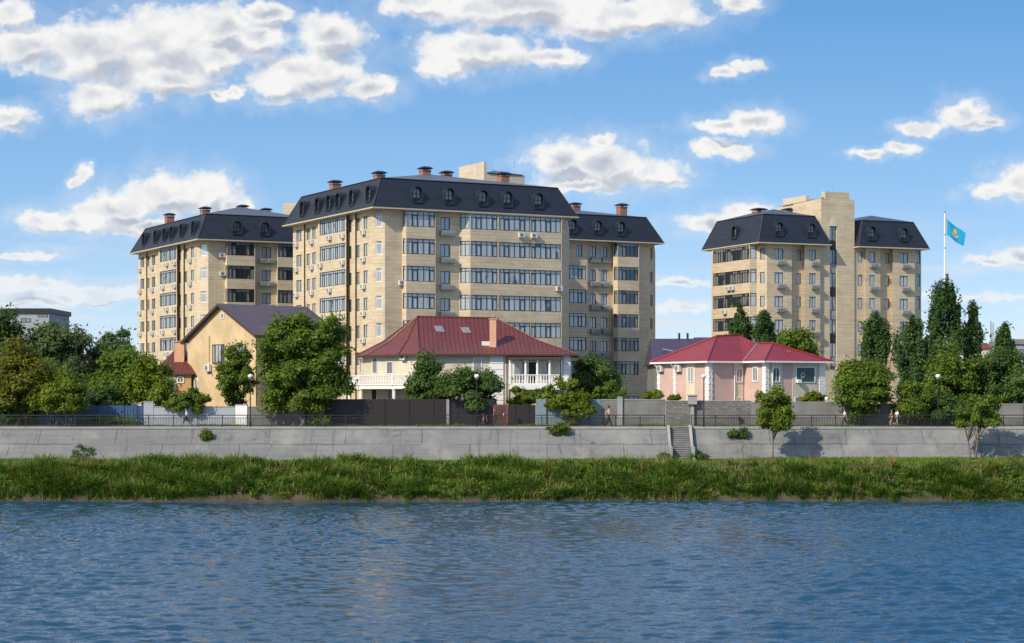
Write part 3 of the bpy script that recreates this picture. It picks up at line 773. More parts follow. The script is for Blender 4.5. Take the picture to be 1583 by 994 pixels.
# the second run keeps its own wall name
mb_names = facade(blk, resolve(poly), ZE4, GZ, 6); glaze(blk, mb_names)
t1_ = fr.t(1268.5); dl = -le.t(1100)
mansard(blk, [fr.p(0), fr.p(t1_), fr.p(t1_, -dl), fr.p(0, -dl)], ZE4, 4.1, 0.6, 1.05, 1.2, fr)
t2_, t3_ = fr.t(1321.5) + 1.05, fr.t(1421)
mansard(blk, [fr.p(t2_), fr.p(t3_), fr.p(t3_, -13), fr.p(t2_, -13)], ZE4 - 0.1, 3.9, 0.6, 1.05, 1.2, fr)
SL4 = 1.65 / 4.1
for px in (1204, 1254): dormer(blk, fr, fr.t(px, 0.5), ZE4, 1.05, SL4, 1.25, 1.9, 1.0)
for px in (1347, 1396.5): dormer(blk, fr, fr.t(px, 0.5), ZE4, 1.05, SL4, 1.25, 1.9, 0.9)
dormer(blk, le, le.t(1137, 0.5), ZE4, 1.05, SL4, 1.25, 1.8, 1.0)
for (px, yt, Y) in ((1173, 322, 279), (1221, 322, 282)): chimney(blk, px, yt, Y, 1.4, 2.0)
for k in range(5):
    z = ZE4 - k * 3.3 - 2.95
    for (a, c) in ((1200, 1213), (1253, 1265), (1344, 1356), (1393, 1405)): ac_basket(blk, fr, fr.t(a), fr.t(c), z)
ac_unit(blk, le, le.t(1128, 1.0), ZE4 - 6.3, 1.0); ac_unit(blk, le, le.t(1134, 1.0), ZE4 - 6.3, 1.0); ac_unit(blk, le, le.t(1122, 1.0), ZE4 - 9.6, 1.0)
# stepped tower: front slab with a glazed slot, pointed head
ta, tb = fr.t(1269.5, -0.3), fr.t(1321, -0.3); ga, gb = fr.t(1283, -0.3), fr.t(1293.6, -0.3)
ztop = Zat(292.5, 271.5); zsh = Zat(303.5, 271.5)
TF = Face(fr.p(0, -0.3)[:2], fr.d)
t_ = MB(); z_lo, z_hi = Zat(571, 271), Zat(346, 271); zap = Zat(333, 271)
wall = [(ga, gb, z_lo, z_hi)]
F2 = Face(TF.p(ta)[:2], fr.d); wall_strip(t_, F2, tb - ta, GZ, zsh - 2.6, [(ga - ta, gb - ta, z_lo, z_hi)], depth=0.35)
t_.fbox(TF, ta, tb, -7.5, -0.0, zsh - 2.6, zsh)
t_.fbox(TF, ta + 0.65, tb - 0.85, -0.9, -0.004, zsh + 0.004, ztop)
A0, A1 = TF.p(ta), TF.p(ta, -7.5); B0, B1 = TF.p(tb), TF.p(tb, -7.5)
t_.quad((*A1[:2], GZ), (*A0[:2], GZ), (*A0[:2], zsh - 2.6), (*A1[:2], zsh - 2.6))
t_.quad((*B0[:2], GZ), (*B1[:2], GZ), (*B1[:2], zsh - 2.6), (*B0[:2], zsh - 2.6))
tw = t_.build('stair_tower', 'stone', blk)
a = MB()   # rear part of the tower, with pier
tl = -0.0
lf = Face(TF.p(ta)[:2], le.d); dd = -lf.t(1198); dp0, dp1 = -lf.t(1243), -lf.t(1207.5)
a.prism([lf.p(-7.5, 0.01)[:2], lf.p(-7.5, -3)[:2], lf.p(-dd, -3)[:2], lf.p(-dd, 0.01)[:2]][::-1], 30, Zat(314, 278))
a.prism([lf.p(-dp0, -0.3)[:2], lf.p(-dp0, -0.9)[:2], lf.p(-dp1, -0.9)[:2], lf.p(-dp1, -0.3)[:2]][::-1], 30, Zat(303.5, 280))
a.build('tower_rear', 'stone_pale', tw)
a = MB(); z0 = Zat(314, 278)
p0, p1 = lf.p(-0.3, 0.06), lf.p(-dd, 0.06); r0, r1 = lf.p(-0.3, -3.2), lf.p(-dd + 1.5, -3.2)
a.quad((p0[0], p0[1], zsh + 0.05), (p1[0], p1[1], z0 + 0.1), (r1[0], r1[1], z0 + 1.0), (r0[0], r0[1], zsh + 0.7))
a.build('tower_roof', 'rust_roof', tw)
# pointed panel over the slot
a = MB(); k = len(a.v); prof = [(ga - 0.05, z_hi + 0.02), (gb + 0.05, z_hi + 0.02)]; mid = (ga + gb) / 2; hw = (gb - ga) / 2 + 0.05
for i in range(1, 9):
    u = i / 8; prof.append((gb + 0.05 - hw * (u ** 1.6), z_hi + (zap - z_hi) * math.sin(u * math.pi / 2)))
for i in range(7, 0, -1):
    u = i / 8; prof.append((ga - 0.05 + hw * (u ** 1.6), z_hi + (zap - z_hi) * math.sin(u * math.pi / 2)))
for oo in (0.05, 0.0):
    for (t, z) in prof: x = TF.p(t, oo); a.v.append((x[0], x[1], z))
mm = len(prof); a.f.append(tuple(range(mm)))
for i in range(mm): j = (i + 1) % mm; a.f.append((j, i, mm + i, mm + j))
a.build('pointed_panel', 'cream_render', tw)
zz = z_hi; k = 0
while zz - 1.7 > z_lo:
    z2 = max(z_lo, zz - 2.05)
    window(blk, TF, ga, gb, z2, zz - 0.004, 'dark_frame', 'glass_sky', depth=0.32, cell=0.5, transom=0.0, name='stair_window')
    s_ = MB(); s_.fbox(TF, ga + 0.01, gb - 0.01, -0.32, -0.2, max(z_lo, zz - 3.3) + 0.02, z2 - 0.02)
    if zz - 3.3 > z_lo: s_.build('spandrel', 'grey_metal' if k % 2 else 'dark_metal', tw)
    zz -= 3.3; k += 1
q = MB(); a0 = W(1288, 293, 271.5); q.tube([a0, a0 + Vector((0, 0, 0.6))], 0.04, 5); q.build('antenna', 'grey_metal', tw)

# ------------------------------------------------------------------ setting: water, bank, ground
nrng = np.random.default_rng(11)
def np_mesh(name, co, quads, mat, parent=None, smooth=False, uv=None):
    me = bpy.data.meshes.new(name)
    off = root_loc(parent) if parent is not None else Vector((0, 0, 0))
    co = np.asarray(co, np.float32) - np.array(off, np.float32)
    me.vertices.add(len(co)); me.vertices.foreach_set('co', co.ravel())
    k = quads.shape[1]
    me.loops.add(quads.size); me.polygons.add(len(quads))
    me.loops.foreach_set('vertex_index', quads.ravel().astype(np.int32))
    me.polygons.foreach_set('loop_start', np.arange(0, quads.size, k, dtype=np.int32))
    me.polygons.foreach_set('loop_total', np.full(len(quads), k, np.int32))
    me.update(calc_edges=True)
    me.polygons.foreach_set('use_smooth', np.full(len(quads), smooth))
    me.materials.append(MATS[mat]); me.validate()
    o = bpy.data.objects.new(name, me); link(o, parent); return o
def grid_quads(nr, nc):
    i = np.arange(nr - 1)[:, None] * nc + np.arange(nc - 1)[None, :]
    return np.stack([i, i + 1, i + nc + 1, i + nc], -1).reshape(-1, 4)

# water: a fan of fine ripples over the reach in front of the camera
rows = 900; cols = 900
ys = np.geomspace(64, 177.5, rows); us = np.linspace(-0.37, 0.37, cols)
Yg = np.repeat(ys[:, None], cols, 1); Xg = us[None, :] * Yg + np.sign(us)[None, :] * 0
Z = np.zeros_like(Xg)
amp_patch = 0.75 + 0.30 * np.sin(Xg * 0.11 + 0.7 * np.sin(Yg * 0.05)) * np.sin(Yg * 0.07 + 1.3) + 0.2 * np.sin(Xg * 0.045 + Yg * 0.021 + 2.0)
for i in range(60):
    lam = 0.85 * (3.2 / 0.85) ** nrng.random()
    th_ = nrng.normal(R(80), R(24)); kx, ky = math.cos(th_), math.sin(th_)
    slope = 0.046 * (lam / 1.3) ** (-0.35 if lam > 1.3 else 0.10)
    k = 2 * math.pi / lam; a = slope / k
    ph = nrng.random() * 6.28
    wob = 0.7 * np.sin(0.21 * Xg * ky - 0.17 * Yg * kx + ph)
    s_ = np.sin(k * (Xg * kx + Yg * ky) + wob * 2 + ph)
    Z += a * (s_ + 0.5 * (1 - np.abs(s_)) * 2)
Z = Z * amp_patch; Z -= Z.mean()
edge = np.clip((177.5 - Yg) / 8.0, 0.25, 1.0); Z *= edge
co = np.stack([Xg, Yg, Z], -1).reshape(-1, 3)
tag(np_mesh('water', co, grid_quads(rows, cols), 'river_water', smooth=True), kind='structure')

# ground behind the embankment: one sheet to the horizon
g_ = MB()
for (x0, x1) in ((-900, -120), (-120, 120), (120, 900)):
    for (y0, y1) in ((191, 320), (320, 2600)): g_.quad((x0, y0, GZ), (x1, y0, GZ), (x1, y1, GZ), (x0, y1, GZ))
tag(g_.build('ground', 'dry_earth'), kind='structure')
g_ = MB(); g_.quad((-110, 186.35, GZ + 0.004), (110, 186.35, GZ + 0.004), (110, 190.6, GZ + 0.004), (-110, 190.6, GZ + 0.004))
g_.quad((-110, 190.6, GZ + 0.002), (110, 190.6, GZ + 0.002), (110, 191, GZ), (-110, 191, GZ))
tag(g_.build('promenade', 'paving'), kind='structure')

def vnoise(x, seed, f):
    r = np.random.default_rng(seed); o = np.zeros_like(x)
    for i in range(5):
        o += np.sin(x * f * (1.7 ** i) + r.random() * 6.28) / (1.45 ** i)
    return o / 2.2
def crest_at(X): return 180.3 + 0.35 * vnoise(X, 6, 0.17) + 2.3 * np.clip((-X + 4) / 30, -0.75, 0.35) - 1.6 * np.clip((-X - 31) / 9, 0, 1)
def edge_at(X): return 174.4 + 0.45 * vnoise(X, 5, 0.23)
def bank_z(X, Y):
    edge = edge_at(X); crest = crest_at(X)
    t = (Y - edge) / (crest - edge)
    steep = np.clip(t, 0, 1)
    z = 0.20 * np.clip(t * 14, 0, 1) + 2.95 * (steep ** 0.85)
    z = np.where(t < 0, (Y - edge) * 0.35, z)
    z = z + np.clip(Y - crest, 0, 9) * 0.10 + 0.10 * vnoise(X * 1.3 + Y * 2.1, 8, 0.8) * np.clip(t * 4, 0, 1) * (t < 1.2)
    return np.minimum(z, 3.62)
bx = np.linspace(-95, 95, 520); by = np.linspace(172.5, 184.6, 70)
BX, BY = np.meshgrid(bx, by)
co = np.stack([BX, BY, bank_z(BX, BY)], -1).reshape(-1, 3)
tag(np_mesh('bank', co, grid_quads(70, 520), 'soil', smooth=True), kind='structure')

# ------------------------------------------------------------------ embankment wall, stairs, railing
WB, WT, ZB_, ZT_ = 183.1, 186.0, 3.35, 6.32          # foot and head of the sloping revetment
def revetment(x0, x1, label):
    r = empty('embankment_wall', ((x0 + x1) / 2, WB, ZB_), label, 'embankment wall', 'sloping concrete embankment walls')
    s_ = MB()
    xs = np.linspace(x0, x1, max(2, int((x1 - x0) / 2)))
    for a, c in zip(xs, xs[1:]): s_.quad((a, WB, ZB_), (c, WB, ZB_), (c, WT, ZT_), (a, WT, ZT_))
    s_.quad((x0, WB, ZB_), (x0, WT, ZT_), (x0, WT + 0.3, ZT_), (x0, WT + 0.3, ZB_)); s_.quad((x1, WB, ZB_), (x1, WT + 0.3, ZB_), (x1, WT + 0.3, ZT_), (x1, WT, ZT_))
    s_.build('slope_slab', 'concrete_slab', r)
    c_ = MB(); x = x0
    while x < x1 - 0.05:
        e = min(x + 3.0, x1); c_.box(x + 0.006, e - 0.006, WT - 0.10, WT + 0.42, ZT_ + 0.003, GZ + 0.012); x = e
    c_.build('coping', 'coping', r)
    return r
SX0, SX1 = Xat(1032, 185), Xat(1070, 185)
revetment(-105, SX0 - 0.02, 'long grey sloping concrete embankment wall left of the stairs')
revetment(SX1 + 0.02, 105, 'grey sloping concrete embankment wall right of the stairs')
st = empty('concrete_stairs', ((SX0 + SX1) / 2, 182.6, 3.4), 'narrow concrete stairs cut through the embankment wall', 'stairs')
s_ = MB(); n_ = 16; y0 = 182.3
for i in range(n_):
    a = y0 + (186.3 - y0) * i / n_; z_ = 3.3 + (GZ - 3.3) * i / n_; z2_ = 3.3 + (GZ - 3.3) * (i + 1) / n_; s_.box(SX0 + 0.26, SX1 - 0.26, a + 0.07, 186.42, z_ + 0.001, z2_ - 0.061); s_.box(SX0 + 0.26, SX1 - 0.26, a, 186.42, z2_ - 0.06, z2_)
s_.build('step_flight', 'concrete', st)
for (a, c, sg) in ((SX0, SX0 + 0.25, 'left'), (SX1 - 0.25, SX1, 'right')):
    s_ = MB(); prof = [(181.9, 3.1), (186.3, 3.1), (186.3, GZ + 0.20), (185.5, GZ + 0.16), (183.6, 4.75), (183.3, 4.75), (181.9, 4.65)]
    k = len(s_.v)
    for x in (a, c): s_.v += [(x, y, z) for (y, z) in prof]
    m_ = len(prof); s_.f.append(tuple(k + i for i in range(m_))); s_.f.append(tuple(k + m_ + i for i in reversed(range(m_))))
    for i in range(m_): j = (i + 1) % m_; s_.f.append((k + j, k + i, k + m_ + i, k + m_ + j))
    s_.build('side_wall', 'coping', st, bevel=0.02)

def railing(x0, x1, label):
    r = empty('railing', ((x0 + x1) / 2, 186.6, GZ), label, 'railing', 'black promenade railings')
    n_ = max(1, round((x1 - x0) / 2.35)); Yr = 186.6
    for i in range(n_ + 1):
        x = x0 + (x1 - x0) * i / n_
        p = MB(); p.box(x - 0.045, x + 0.045, Yr - 0.045, Yr + 0.045, GZ + 0.013, GZ + 1.08); p.build('post', 'dark_metal', r)
        if i < n_:
            x2 = x0 + (x1 - x0) * (i + 1) / n_
            b_ = MB(); k = 15
            for j in range(1, k):
                c = x + (x2 - x) * j / k; b_.box(c - 0.02, c + 0.02, Yr - 0.02, Yr + 0.02, GZ + 0.17, GZ + 0.83)
            b_.box(x + 0.045, x2 - 0.045, Yr - 0.025, Yr + 0.025, GZ + 0.12, GZ + 0.17); b_.box(x + 0.045, x2 - 0.045, Yr - 0.025, Yr + 0.025, GZ + 0.83, GZ + 0.885)
            b_.build('baluster_panel', 'dark_metal', r)
    t = MB(); t.box(x0 - 0.05, x1 + 0.05, Yr - 0.04, Yr + 0.04, GZ + 1.08, GZ + 1.16); t.build('top_rail', 'dark_metal', r)
railing(-68, SX0 - 0.15, 'black metal railing along the promenade left of the stairs')
railing(SX1 + 0.1, 68, 'black metal railing along the promenade right of the stairs')

# lamps
for (px, lab) in ((387, 'slim lamp post with white globe beside the big round tree'), (737, 'slim lamp post with round globe in front of the brown fence'), (1088, 'slim lamp post with white globe just right of the stairs'), (1450, 'slim lamp post with white globe by the dense right-hand trees')):
    Y = 187.0; x = Xat(px, Y)
    r = empty('street_lamp', (x, Y, GZ), lab, 'street lamp', 'globe lamps along the promenade')
    p = MB(); p.tube([(x, Y, GZ), (x, Y, GZ + 0.5), (x, Y, GZ + 0.52), (x, Y, GZ + 4.62)], [0.10, 0.095, 0.062, 0.048], 10); p.build('pole', 'dark_metal', r)
    p = MB(); p.lathe((x, Y, GZ + 4.60), [(0.05, 0), (0.16, 0.03), (0.17, 0.07), (0.12, 0.10)], 14); p.build('collar', 'grey_metal', r)
    p = MB(); p.lathe((x, Y, GZ + 4.88), [(0.24 * math.sin(math.pi * i / 10) + 0.004, -0.19 * math.cos(math.pi * i / 10)) for i in range(11)], 16); p.build('globe', 'globe', r, smooth=True)
# ------------------------------------------------------------------ houses
def simple_win(root, F, tc, w_, z0, z1, off=0.0, fmat='white_paint', gmat='glass_dark', cell=0.7, transom=0.0, name='window', bar=0.07):
    return window(root, F, tc - w_ / 2, tc + w_ / 2, z0, z1, fmat, gmat, depth=-(off + 0.012) + 0.004, cell=cell, transom=transom, bar=bar, name=name)
def arch_win(root, F, tc, w_, z0, z1, off=0.0, fmat='white_paint', gmat='glass_dark'):
    f = MB(); f.archring(F, tc, w_, z0, z1, w_ - 0.22, off, off + 0.09)
    f.fbox(F, tc - 0.03, tc + 0.03, off, off + 0.06, z0 + 0.1, z1 - 0.1)
    o = f.build('window', fmat, root)
    g = MB(); g.arch(F, tc, w_ - 0.2, z0 + 0.1, z1 - 0.1, off, off + 0.035); g.build('pane', gmat, o)
def hip_faces(mb, eave, apex_of, drop=0.0, mid=0.5):
    """eave: ordered ring of points; apex_of[i]: ridge point for eave i; bell-cast by drop at mid"""
    n_ = len(eave)
    for i in range(n_):
        j = (i + 1) % n_
        A, B, C, D_ = Vector(eave[i]), Vector(eave[j]), Vector(apex_of[j]), Vector(apex_of[i])
        M1 = D_.lerp(A, mid) - Vector((0, 0, drop)); M2 = C.lerp(B, mid) - Vector((0, 0, drop))
        mb.quad(A, B, M2, M1)
        if (C - D_).length < 0.01: mb.quad(M1, M2, C)
        else: mb.quad(M1, M2, C, D_)
def fascia(mb, ring, h, z_in=0.0):
    n_ = len(ring)
    for i in range(n_):
        a, c = Vector(ring[i]), Vector(ring[(i + 1) % n_]); d = Vector((0, 0, h))
        mb.quad(a - d, c - d, c, a)
    mb.quad(*[Vector(q) - Vector((0, 0, h)) for q in reversed(ring)])
def offset_poly(pts, d):
    n_ = len(pts); out_ = []
    for i in range(n_):
        a, b_, c = Vector(pts[i - 1][:2]), Vector(pts[i][:2]), Vector(pts[(i + 1) % n_][:2])
        e1, e2 = (b_ - a).normalized(), (c - b_).normalized()
        n1_, n2_ = Vector((-e1.y, e1.x)), Vector((-e2.y, e2.x))
        m_ = (n1_ + n2_); m_ = m_ / max(0.3, m_.dot(n1_)); out_.append(tuple(b_ + m_ * d))
    return out_
def balustrade(root, A, B, z, h=0.95, mat='white_paint', posts=True):
    F, L = seg_face(A, B); m_ = MB()
    m_.fbox(F, 0, L, -0.08, 0.08, z + h - 0.10, z + h); m_.fbox(F, 0, L, -0.07, 0.07, z, z + 0.1)
    k = max(2, int(L / 0.27))
    for i in range(k):
        t = L * (i + 0.5) / k; x = F.p(t); m_.lathe((x[0], x[1], z + 0.1), [(0.05, 0), (0.075, 0.18), (0.04, 0.45), (0.06, h - 0.2)], 6)
    m_.fbox(F, -0.1, 0.1, -0.11, 0.11, z, z + h + 0.06)
    return m_.build('balustrade', mat, root)

# ---- yellow gable house
O = (Xat(397, 205), 205); th = R(40)
gd = Vector((math.sin(th), -math.cos(th)))                  # along the gable wall towards the near corner
GW = 14.2; gl = Face((O[0] - gd.x * GW, O[1] - gd.y * GW), gd); sdv = Face(O, (math.cos(th), math.sin(th)))
ze_r, ze_l = Zat(515, 205), Zat(524, 215); LEN = 10.4
zr = Zat(470, 210); tr_ = gl.t(343)
h = empty('gable_house', (O[0] - 2, O[1] + 8, GZ), 'tall yellow plastered house with a bare gable wall and purplish ribbed roof', 'house')
m_ = MB(); pr = [(0, GZ), (GW, GZ), (GW, ze_r), (tr_, zr - 0.1), (0, ze_l)]
bk = -LEN
k = len(m_.v)
for oo in (0, bk):
    for (t, z) in pr: x = gl.p(t, oo); m_.v.append((x[0], x[1], z))
m_.f.append(tuple(range(k, k + 5))); m_.f.append(tuple(k + 5 + i for i in reversed(range(5))))
for i in range(5): j = (i + 1) % 5; m_.f.append((k + j, k + i, k + 5 + i, k + 5 + j))
m_.build('wall', 'yellow_plaster', h)
m_ = MB(); ov = 0.55
def rp(t, o, z): x = gl.p(t, o); return (x[0], x[1], z)
sl_l = (zr - ze_l) / tr_; sl_r = (zr - ze_r) / (GW - tr_)
a_, c_ = -0.6, GW + 0.6
for (t0, z0, t1, z1) in ((a_, ze_l - 0.6 * sl_l, tr_, zr), (tr_, zr, c_, ze_r - 0.6 * sl_r)):
    m_.quad(rp(t0, ov, z0 + 0.05), rp(t1, ov, z1 + 0.05), rp(t1, bk - ov, z1 + 0.05), rp(t0, bk - ov, z0 + 0.05)) 
    m_.quad(rp(t0, ov, z0 - 0.12), rp(t0, bk - ov, z0 - 0.12), rp(t1, bk - ov, z1 - 0.12), rp(t1, ov, z1 - 0.12))
rf = m_.build('roof', 'purple_metal', h)
m_ = MB()
for (t0, z0, t1, z1) in ((a_, ze_l - 0.6 * sl_l, tr_, zr), (tr_, zr, c_, ze_r - 0.6 * sl_r)):
    for o_ in (ov + 0.03, bk - ov - 0.03): m_.quad(rp(t0, o_, z0 - 0.22), rp(t1, o_, z1 - 0.22), rp(t1, o_, z1 + 0.07), rp(t0, o_, z0 + 0.07))
m_.quad(rp(c_ + 0.02, ov, ze_r - 0.6 * sl_r - 0.22), rp(c_ + 0.02, bk - ov, ze_r - 0.6 * sl_r - 0.22), rp(c_ + 0.02, bk - ov, ze_r - 0.6 * sl_r + 0.07), rp(c_ + 0.02, ov, ze_r - 0.6 * sl_r + 0.07))
m_.build('bargeboard', 'brown_trim', rf)
m_ = MB()
for q in ((gl, 0.12),): m_.tube([rp(GW + 0.12, 0.12, GZ), rp(GW + 0.12, 0.12, ze_r - 0.3), rp(GW + 0.5, 0.3, ze_r - 0.15)], 0.06, 6)
m_.build('downpipe', 'brown_trim', h)
simple_win(h, gl, gl.t(344.5), 0.62, Zat(493, 210), Zat(484, 210), name='attic_window', cell=2)
simple_win(h, gl, gl.t(338), 2.4, Zat(562, 210), Zat(532, 210), fmat='brown_trim', gmat='glass', cell=0.6)
arch_win(h, gl, gl.t(304), 0.9, Zat(599, 213), Zat(584, 213))
simple_win(h, gl, gl.t(373), 2.0, Zat(565, 207), Zat(532, 207), fmat='brown_trim', gmat='glass', cell=0.7)
ac_unit(h, gl, gl.t(324.5), Zat(574, 211), 0.0, 1.0, 0.75)
m_ = MB(); x = gl.p(gl.t(324.5), 0.1); m_.tube([(x[0], x[1], Zat(561, 211)), (x[0], x[1], Zat(519, 211))], 0.03, 5); m_.build('cable', 'dark_metal', h)
ac_cab = MB()

# ---- white house with maroon hipped roof and balconies
ZE5 = Zat(547, 198.5)
ring2 = [(Xat(648, 198), 198), (Xat(892, 199.5), 199.5), (Xat(892, 199.5) + 0.6, 212), (Xat(570, 215), 215), (Xat(549, 209.5), 209.5), (Xat(566, 204.5), 204.5), (Xat(616, 200.3), 200.3)]
eave = [(x, y, ZE5) for (x, y) in ring2]
R1, R2 = Vector((*W(645, 489.5, 205)[:2], Zat(489.5, 205))), W(766, 492, 205.5)
h = empty('hipped_house', (-4, 205, GZ), 'white two-storey house with maroon hipped metal roof and balustraded balconies', 'house')
m_ = MB(); hip_faces(m_, eave, [R1, R2, R2, R1, R1, R1, R1], 0.38, 0.55); rf = m_.build('roof', 'maroon_metal', h)
m_ = MB(); fascia(m_, [(a, b_, z + 0.003) for (a, b_, z) in eave], 0.16); m_.build('eave_trim', 'brown_trim', rf)
m_ = MB()
for (e, r_) in zip(eave, [R1, R2, R2, R1, R1, R1, R1]):
    e = Vector(e); md = r_.lerp(e, 0.55) - Vector((0, 0, 0.38)); m_.tube([e + Vector((0, 0, 0.03)), md + Vector((0, 0, 0.03)), r_ + Vector((0, 0, 0.03))], 0.07, 6)
m_.tube([R1 + Vector((0, 0, 0.04)), R2 + Vector((0, 0, 0.04))], 0.08, 6)
m_.build('ridge_capping', 'maroon_metal', rf)
wallp = offset_poly(ring2, 0.75)
m_ = MB(); m_.prism(wallp, GZ, ZE5 - 0.15, caps=False); m_.build('wall', 'cream_render', h)
WF, WL = seg_face(wallp[0], wallp[1])
Yc = 199.3
def bxw(px): return WF.t(px)
simple_win(h, WF, bxw(738), 0.95, Zat(580, Yc), Zat(552, Yc), cell=2)
for (p0, p1) in ((757, 778), (871, 881.5)):
    q = MB(); z = GZ; i = 0
    while z < ZE5 - 0.3:
        q.fbox(WF, bxw(p0), bxw(p1), 0.0, 0.13, z + 0.02, min(z + 0.60, ZE5 - 0.2)); z += 0.63
    q.build('quoin_pilaster', 'white_paint', h)
# porch of the right balcony
zb = Zat(594, Yc)
q = MB(); q.fbox(WF, bxw(787), bxw(866), 0.002, 1.25, zb - 0.55, zb); q.build('balcony_slab', 'white_paint', h)
A, B = WF.p(bxw(787), 1.15), WF.p(bxw(866), 1.15); balustrade(h, A, B, zb, 1.0)
balustrade(h, WF.p(bxw(787), 0.05), A, zb, 1.0)
q = MB(); 
a, c = bxw(783), bxw(868)
q.quad(WF.p(a, 1.5, ZE5 - 0.45), WF.p(c, 1.5, ZE5 - 0.45), WF.p(c, 0.01, ZE5 - 0.18), WF.p(a, 0.01, ZE5 - 0.18)); q.fbox(WF, a, c, 1.42, 1.5, ZE5 - 0.62, ZE5 - 0.46)
q.build('canopy', 'brown_trim', h)
for px in (787.5, 811, 829, 848, 865):
    q = MB(); x = WF.p(bxw(px), 1.1); q.lathe((x[0], x[1], zb), [(0.16, 0), (0.13, 0.12), (0.12, ZE5 - 0.65 - zb - 0.15), (0.17, ZE5 - 0.65 - zb)], 10); q.build('column', 'white_paint', h)
simple_win(h, WF, bxw(803.5), 1.3, zb + 0.35, ZE5 - 0.75, name='window', cell=0.6)
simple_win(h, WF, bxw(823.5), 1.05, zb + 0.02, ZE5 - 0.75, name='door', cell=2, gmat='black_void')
simple_win(h, WF, bxw(842), 0.9, zb + 0.35, ZE5 - 0.75, cell=2)
for px in (783.5, 863.8):
    q = MB(); x = WF.p(bxw(px), 0.25 if px < 800 else 1.35); q.tube([(x[0], x[1], GZ), (x[0], x[1], ZE5 - 0.15)], 0.065, 6); q.build('downpipe', 'dark_metal', h)
# left octagon: windows, balcony ring
FL, LL = seg_face(wallp[6], wallp[0]); F5, L5 = seg_face(wallp[5], wallp[6]); F4, L4 = seg_face(wallp[4], wallp[5])
simple_win(h, F5, F5.t(580), 0.95, Zat(577, 202), Zat(551.5, 202), cell=2)
simple_win(h, F5, F5.t(603), 1.15, Zat(578, 202), Zat(558.5, 202), cell=2, name='door')
simple_win(h, F4, F4.t(558), 0.9, Zat(576, 205), Zat(553, 205), cell=2)
ac_unit(h, FL, FL.t(626), Zat(556.5, 200), 0.0, 0.75, 0.75)
bring = offset_poly(ring2, -0.75)
zb2 = Zat(595.5, 201)
q = MB(); ii = [4, 5, 6, 0]
inner = [wallp[i] for i in ii]; outer = [bring[i] for i in ii]
for i in range(3):
    q.prism([outer[i], outer[i + 1], inner[i + 1], inner[i]], zb2 - 0.38, zb2)
q.build('balcony_slab', 'white_paint', h)
for i in range(3): balustrade(h, outer[i], outer[i + 1], zb2, 1.1)
for i in range(4):
    q = MB(); c = Vector(outer[i]).lerp(Vector(inner[i]), 0.12); q.lathe((c.x, c.y, GZ), [(0.26, 0), (0.2, 0.2), (0.19, zb2 - 0.6 - GZ), (0.27, zb2 - 0.385 - GZ)], 10); q.build('column', 'white_paint', h)
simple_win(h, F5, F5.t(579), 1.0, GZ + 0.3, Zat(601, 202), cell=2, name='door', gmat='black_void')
simple_win(h, F5, F5.t(606), 1.5, GZ + 0.9, Zat(602, 202))
# on the roof: chimney, skylights, unit
q = MB(); c = W(762, 540, 200.6); q.box(c.x - 0.34, c.x + 0.34, 200.3, 201.0, c.z - 1.0, Zat(494, 200.6)); q.box(c.x - 0.42, c.x + 0.42, 200.22, 201.08, Zat(494, 200.6) + 0.002, Zat(494, 200.6) + 0.1)
ch = q.build('chimney', 'salmon', h)
q = MB(); q.tube([(c.x, 200.6, Zat(494, 200.6)), (c.x, 200.6, Zat(483, 200.6))], 0.03, 5); q.box(c.x - 0.28, c.x + 0.28, 200.59, 200.61, Zat(487, 200.6), Zat(486.4, 200.6)); q.build('antenna', 'grey_metal', ch)
nrm = (Vector(eave[1]) - Vector(eave[0])).cross(R1 - Vector(eave[0])).normalized()
def on_roof(px, py):
    d = Vector(((px - CX) / FPX, 1, -(py - HZ) / FPX)); o = Vector((0, 0, CH)); p0 = R1 - Vector((0, 0, 0.05))
    # plane of the upper front slope
    M = R1.lerp(Vector(eave[0]), 0.55) - Vector((0, 0, 0.38)); M2 = R2.lerp(Vector(eave[1]), 0.55) - Vector((0, 0, 0.38))
    n_ = (M2 - M).cross(R1 - M).normalized(); t = (M - o).dot(n_) / d.dot(n_); return o + d * t, n_
for (x0, x1, y0, y1) in ((672, 684, 505, 513.5), (713, 725, 507, 515)):
    f_ = MB(); g = MB(); c4 = []
    for (px, py) in ((x0 + 3.5, y1), (x1 + 3.5, y1), (x1 - 1, y0), (x0 - 1, y0)):
        p, n_ = on_roof(px, py); c4.append(p); 
    f_.v += [tuple(p - n_ * 0.05) for p in c4] + [tuple(p + n_ * 0.09) for p in c4]
    for i in range(4): j = (i + 1) % 4; f_.f.append((i, j, 4 + j, 4 + i))
    f_.f.append((4, 5, 6, 7)); sk = f_.build('skylight', 'grey_metal', rf)
    cc = sum(c4, Vector()) / 4; g.quad(*[p.lerp(cc, 0.14) + n_ * 0.10 for p in c4]); g.build('pane', 'glass_dark', sk)
p, n_ = on_roof(751, 533); q = MB(); q.box(p.x - 0.42, p.x + 0.42, p.y - 0.5, p.y - 0.1, p.z - 0.35, p.z + 0.35); o_ = q.build('air_conditioner', 'white_plastic', rf)
for i in range(8):
    p, n_ = on_roof(660 + i * 12, 491.8); q = MB()
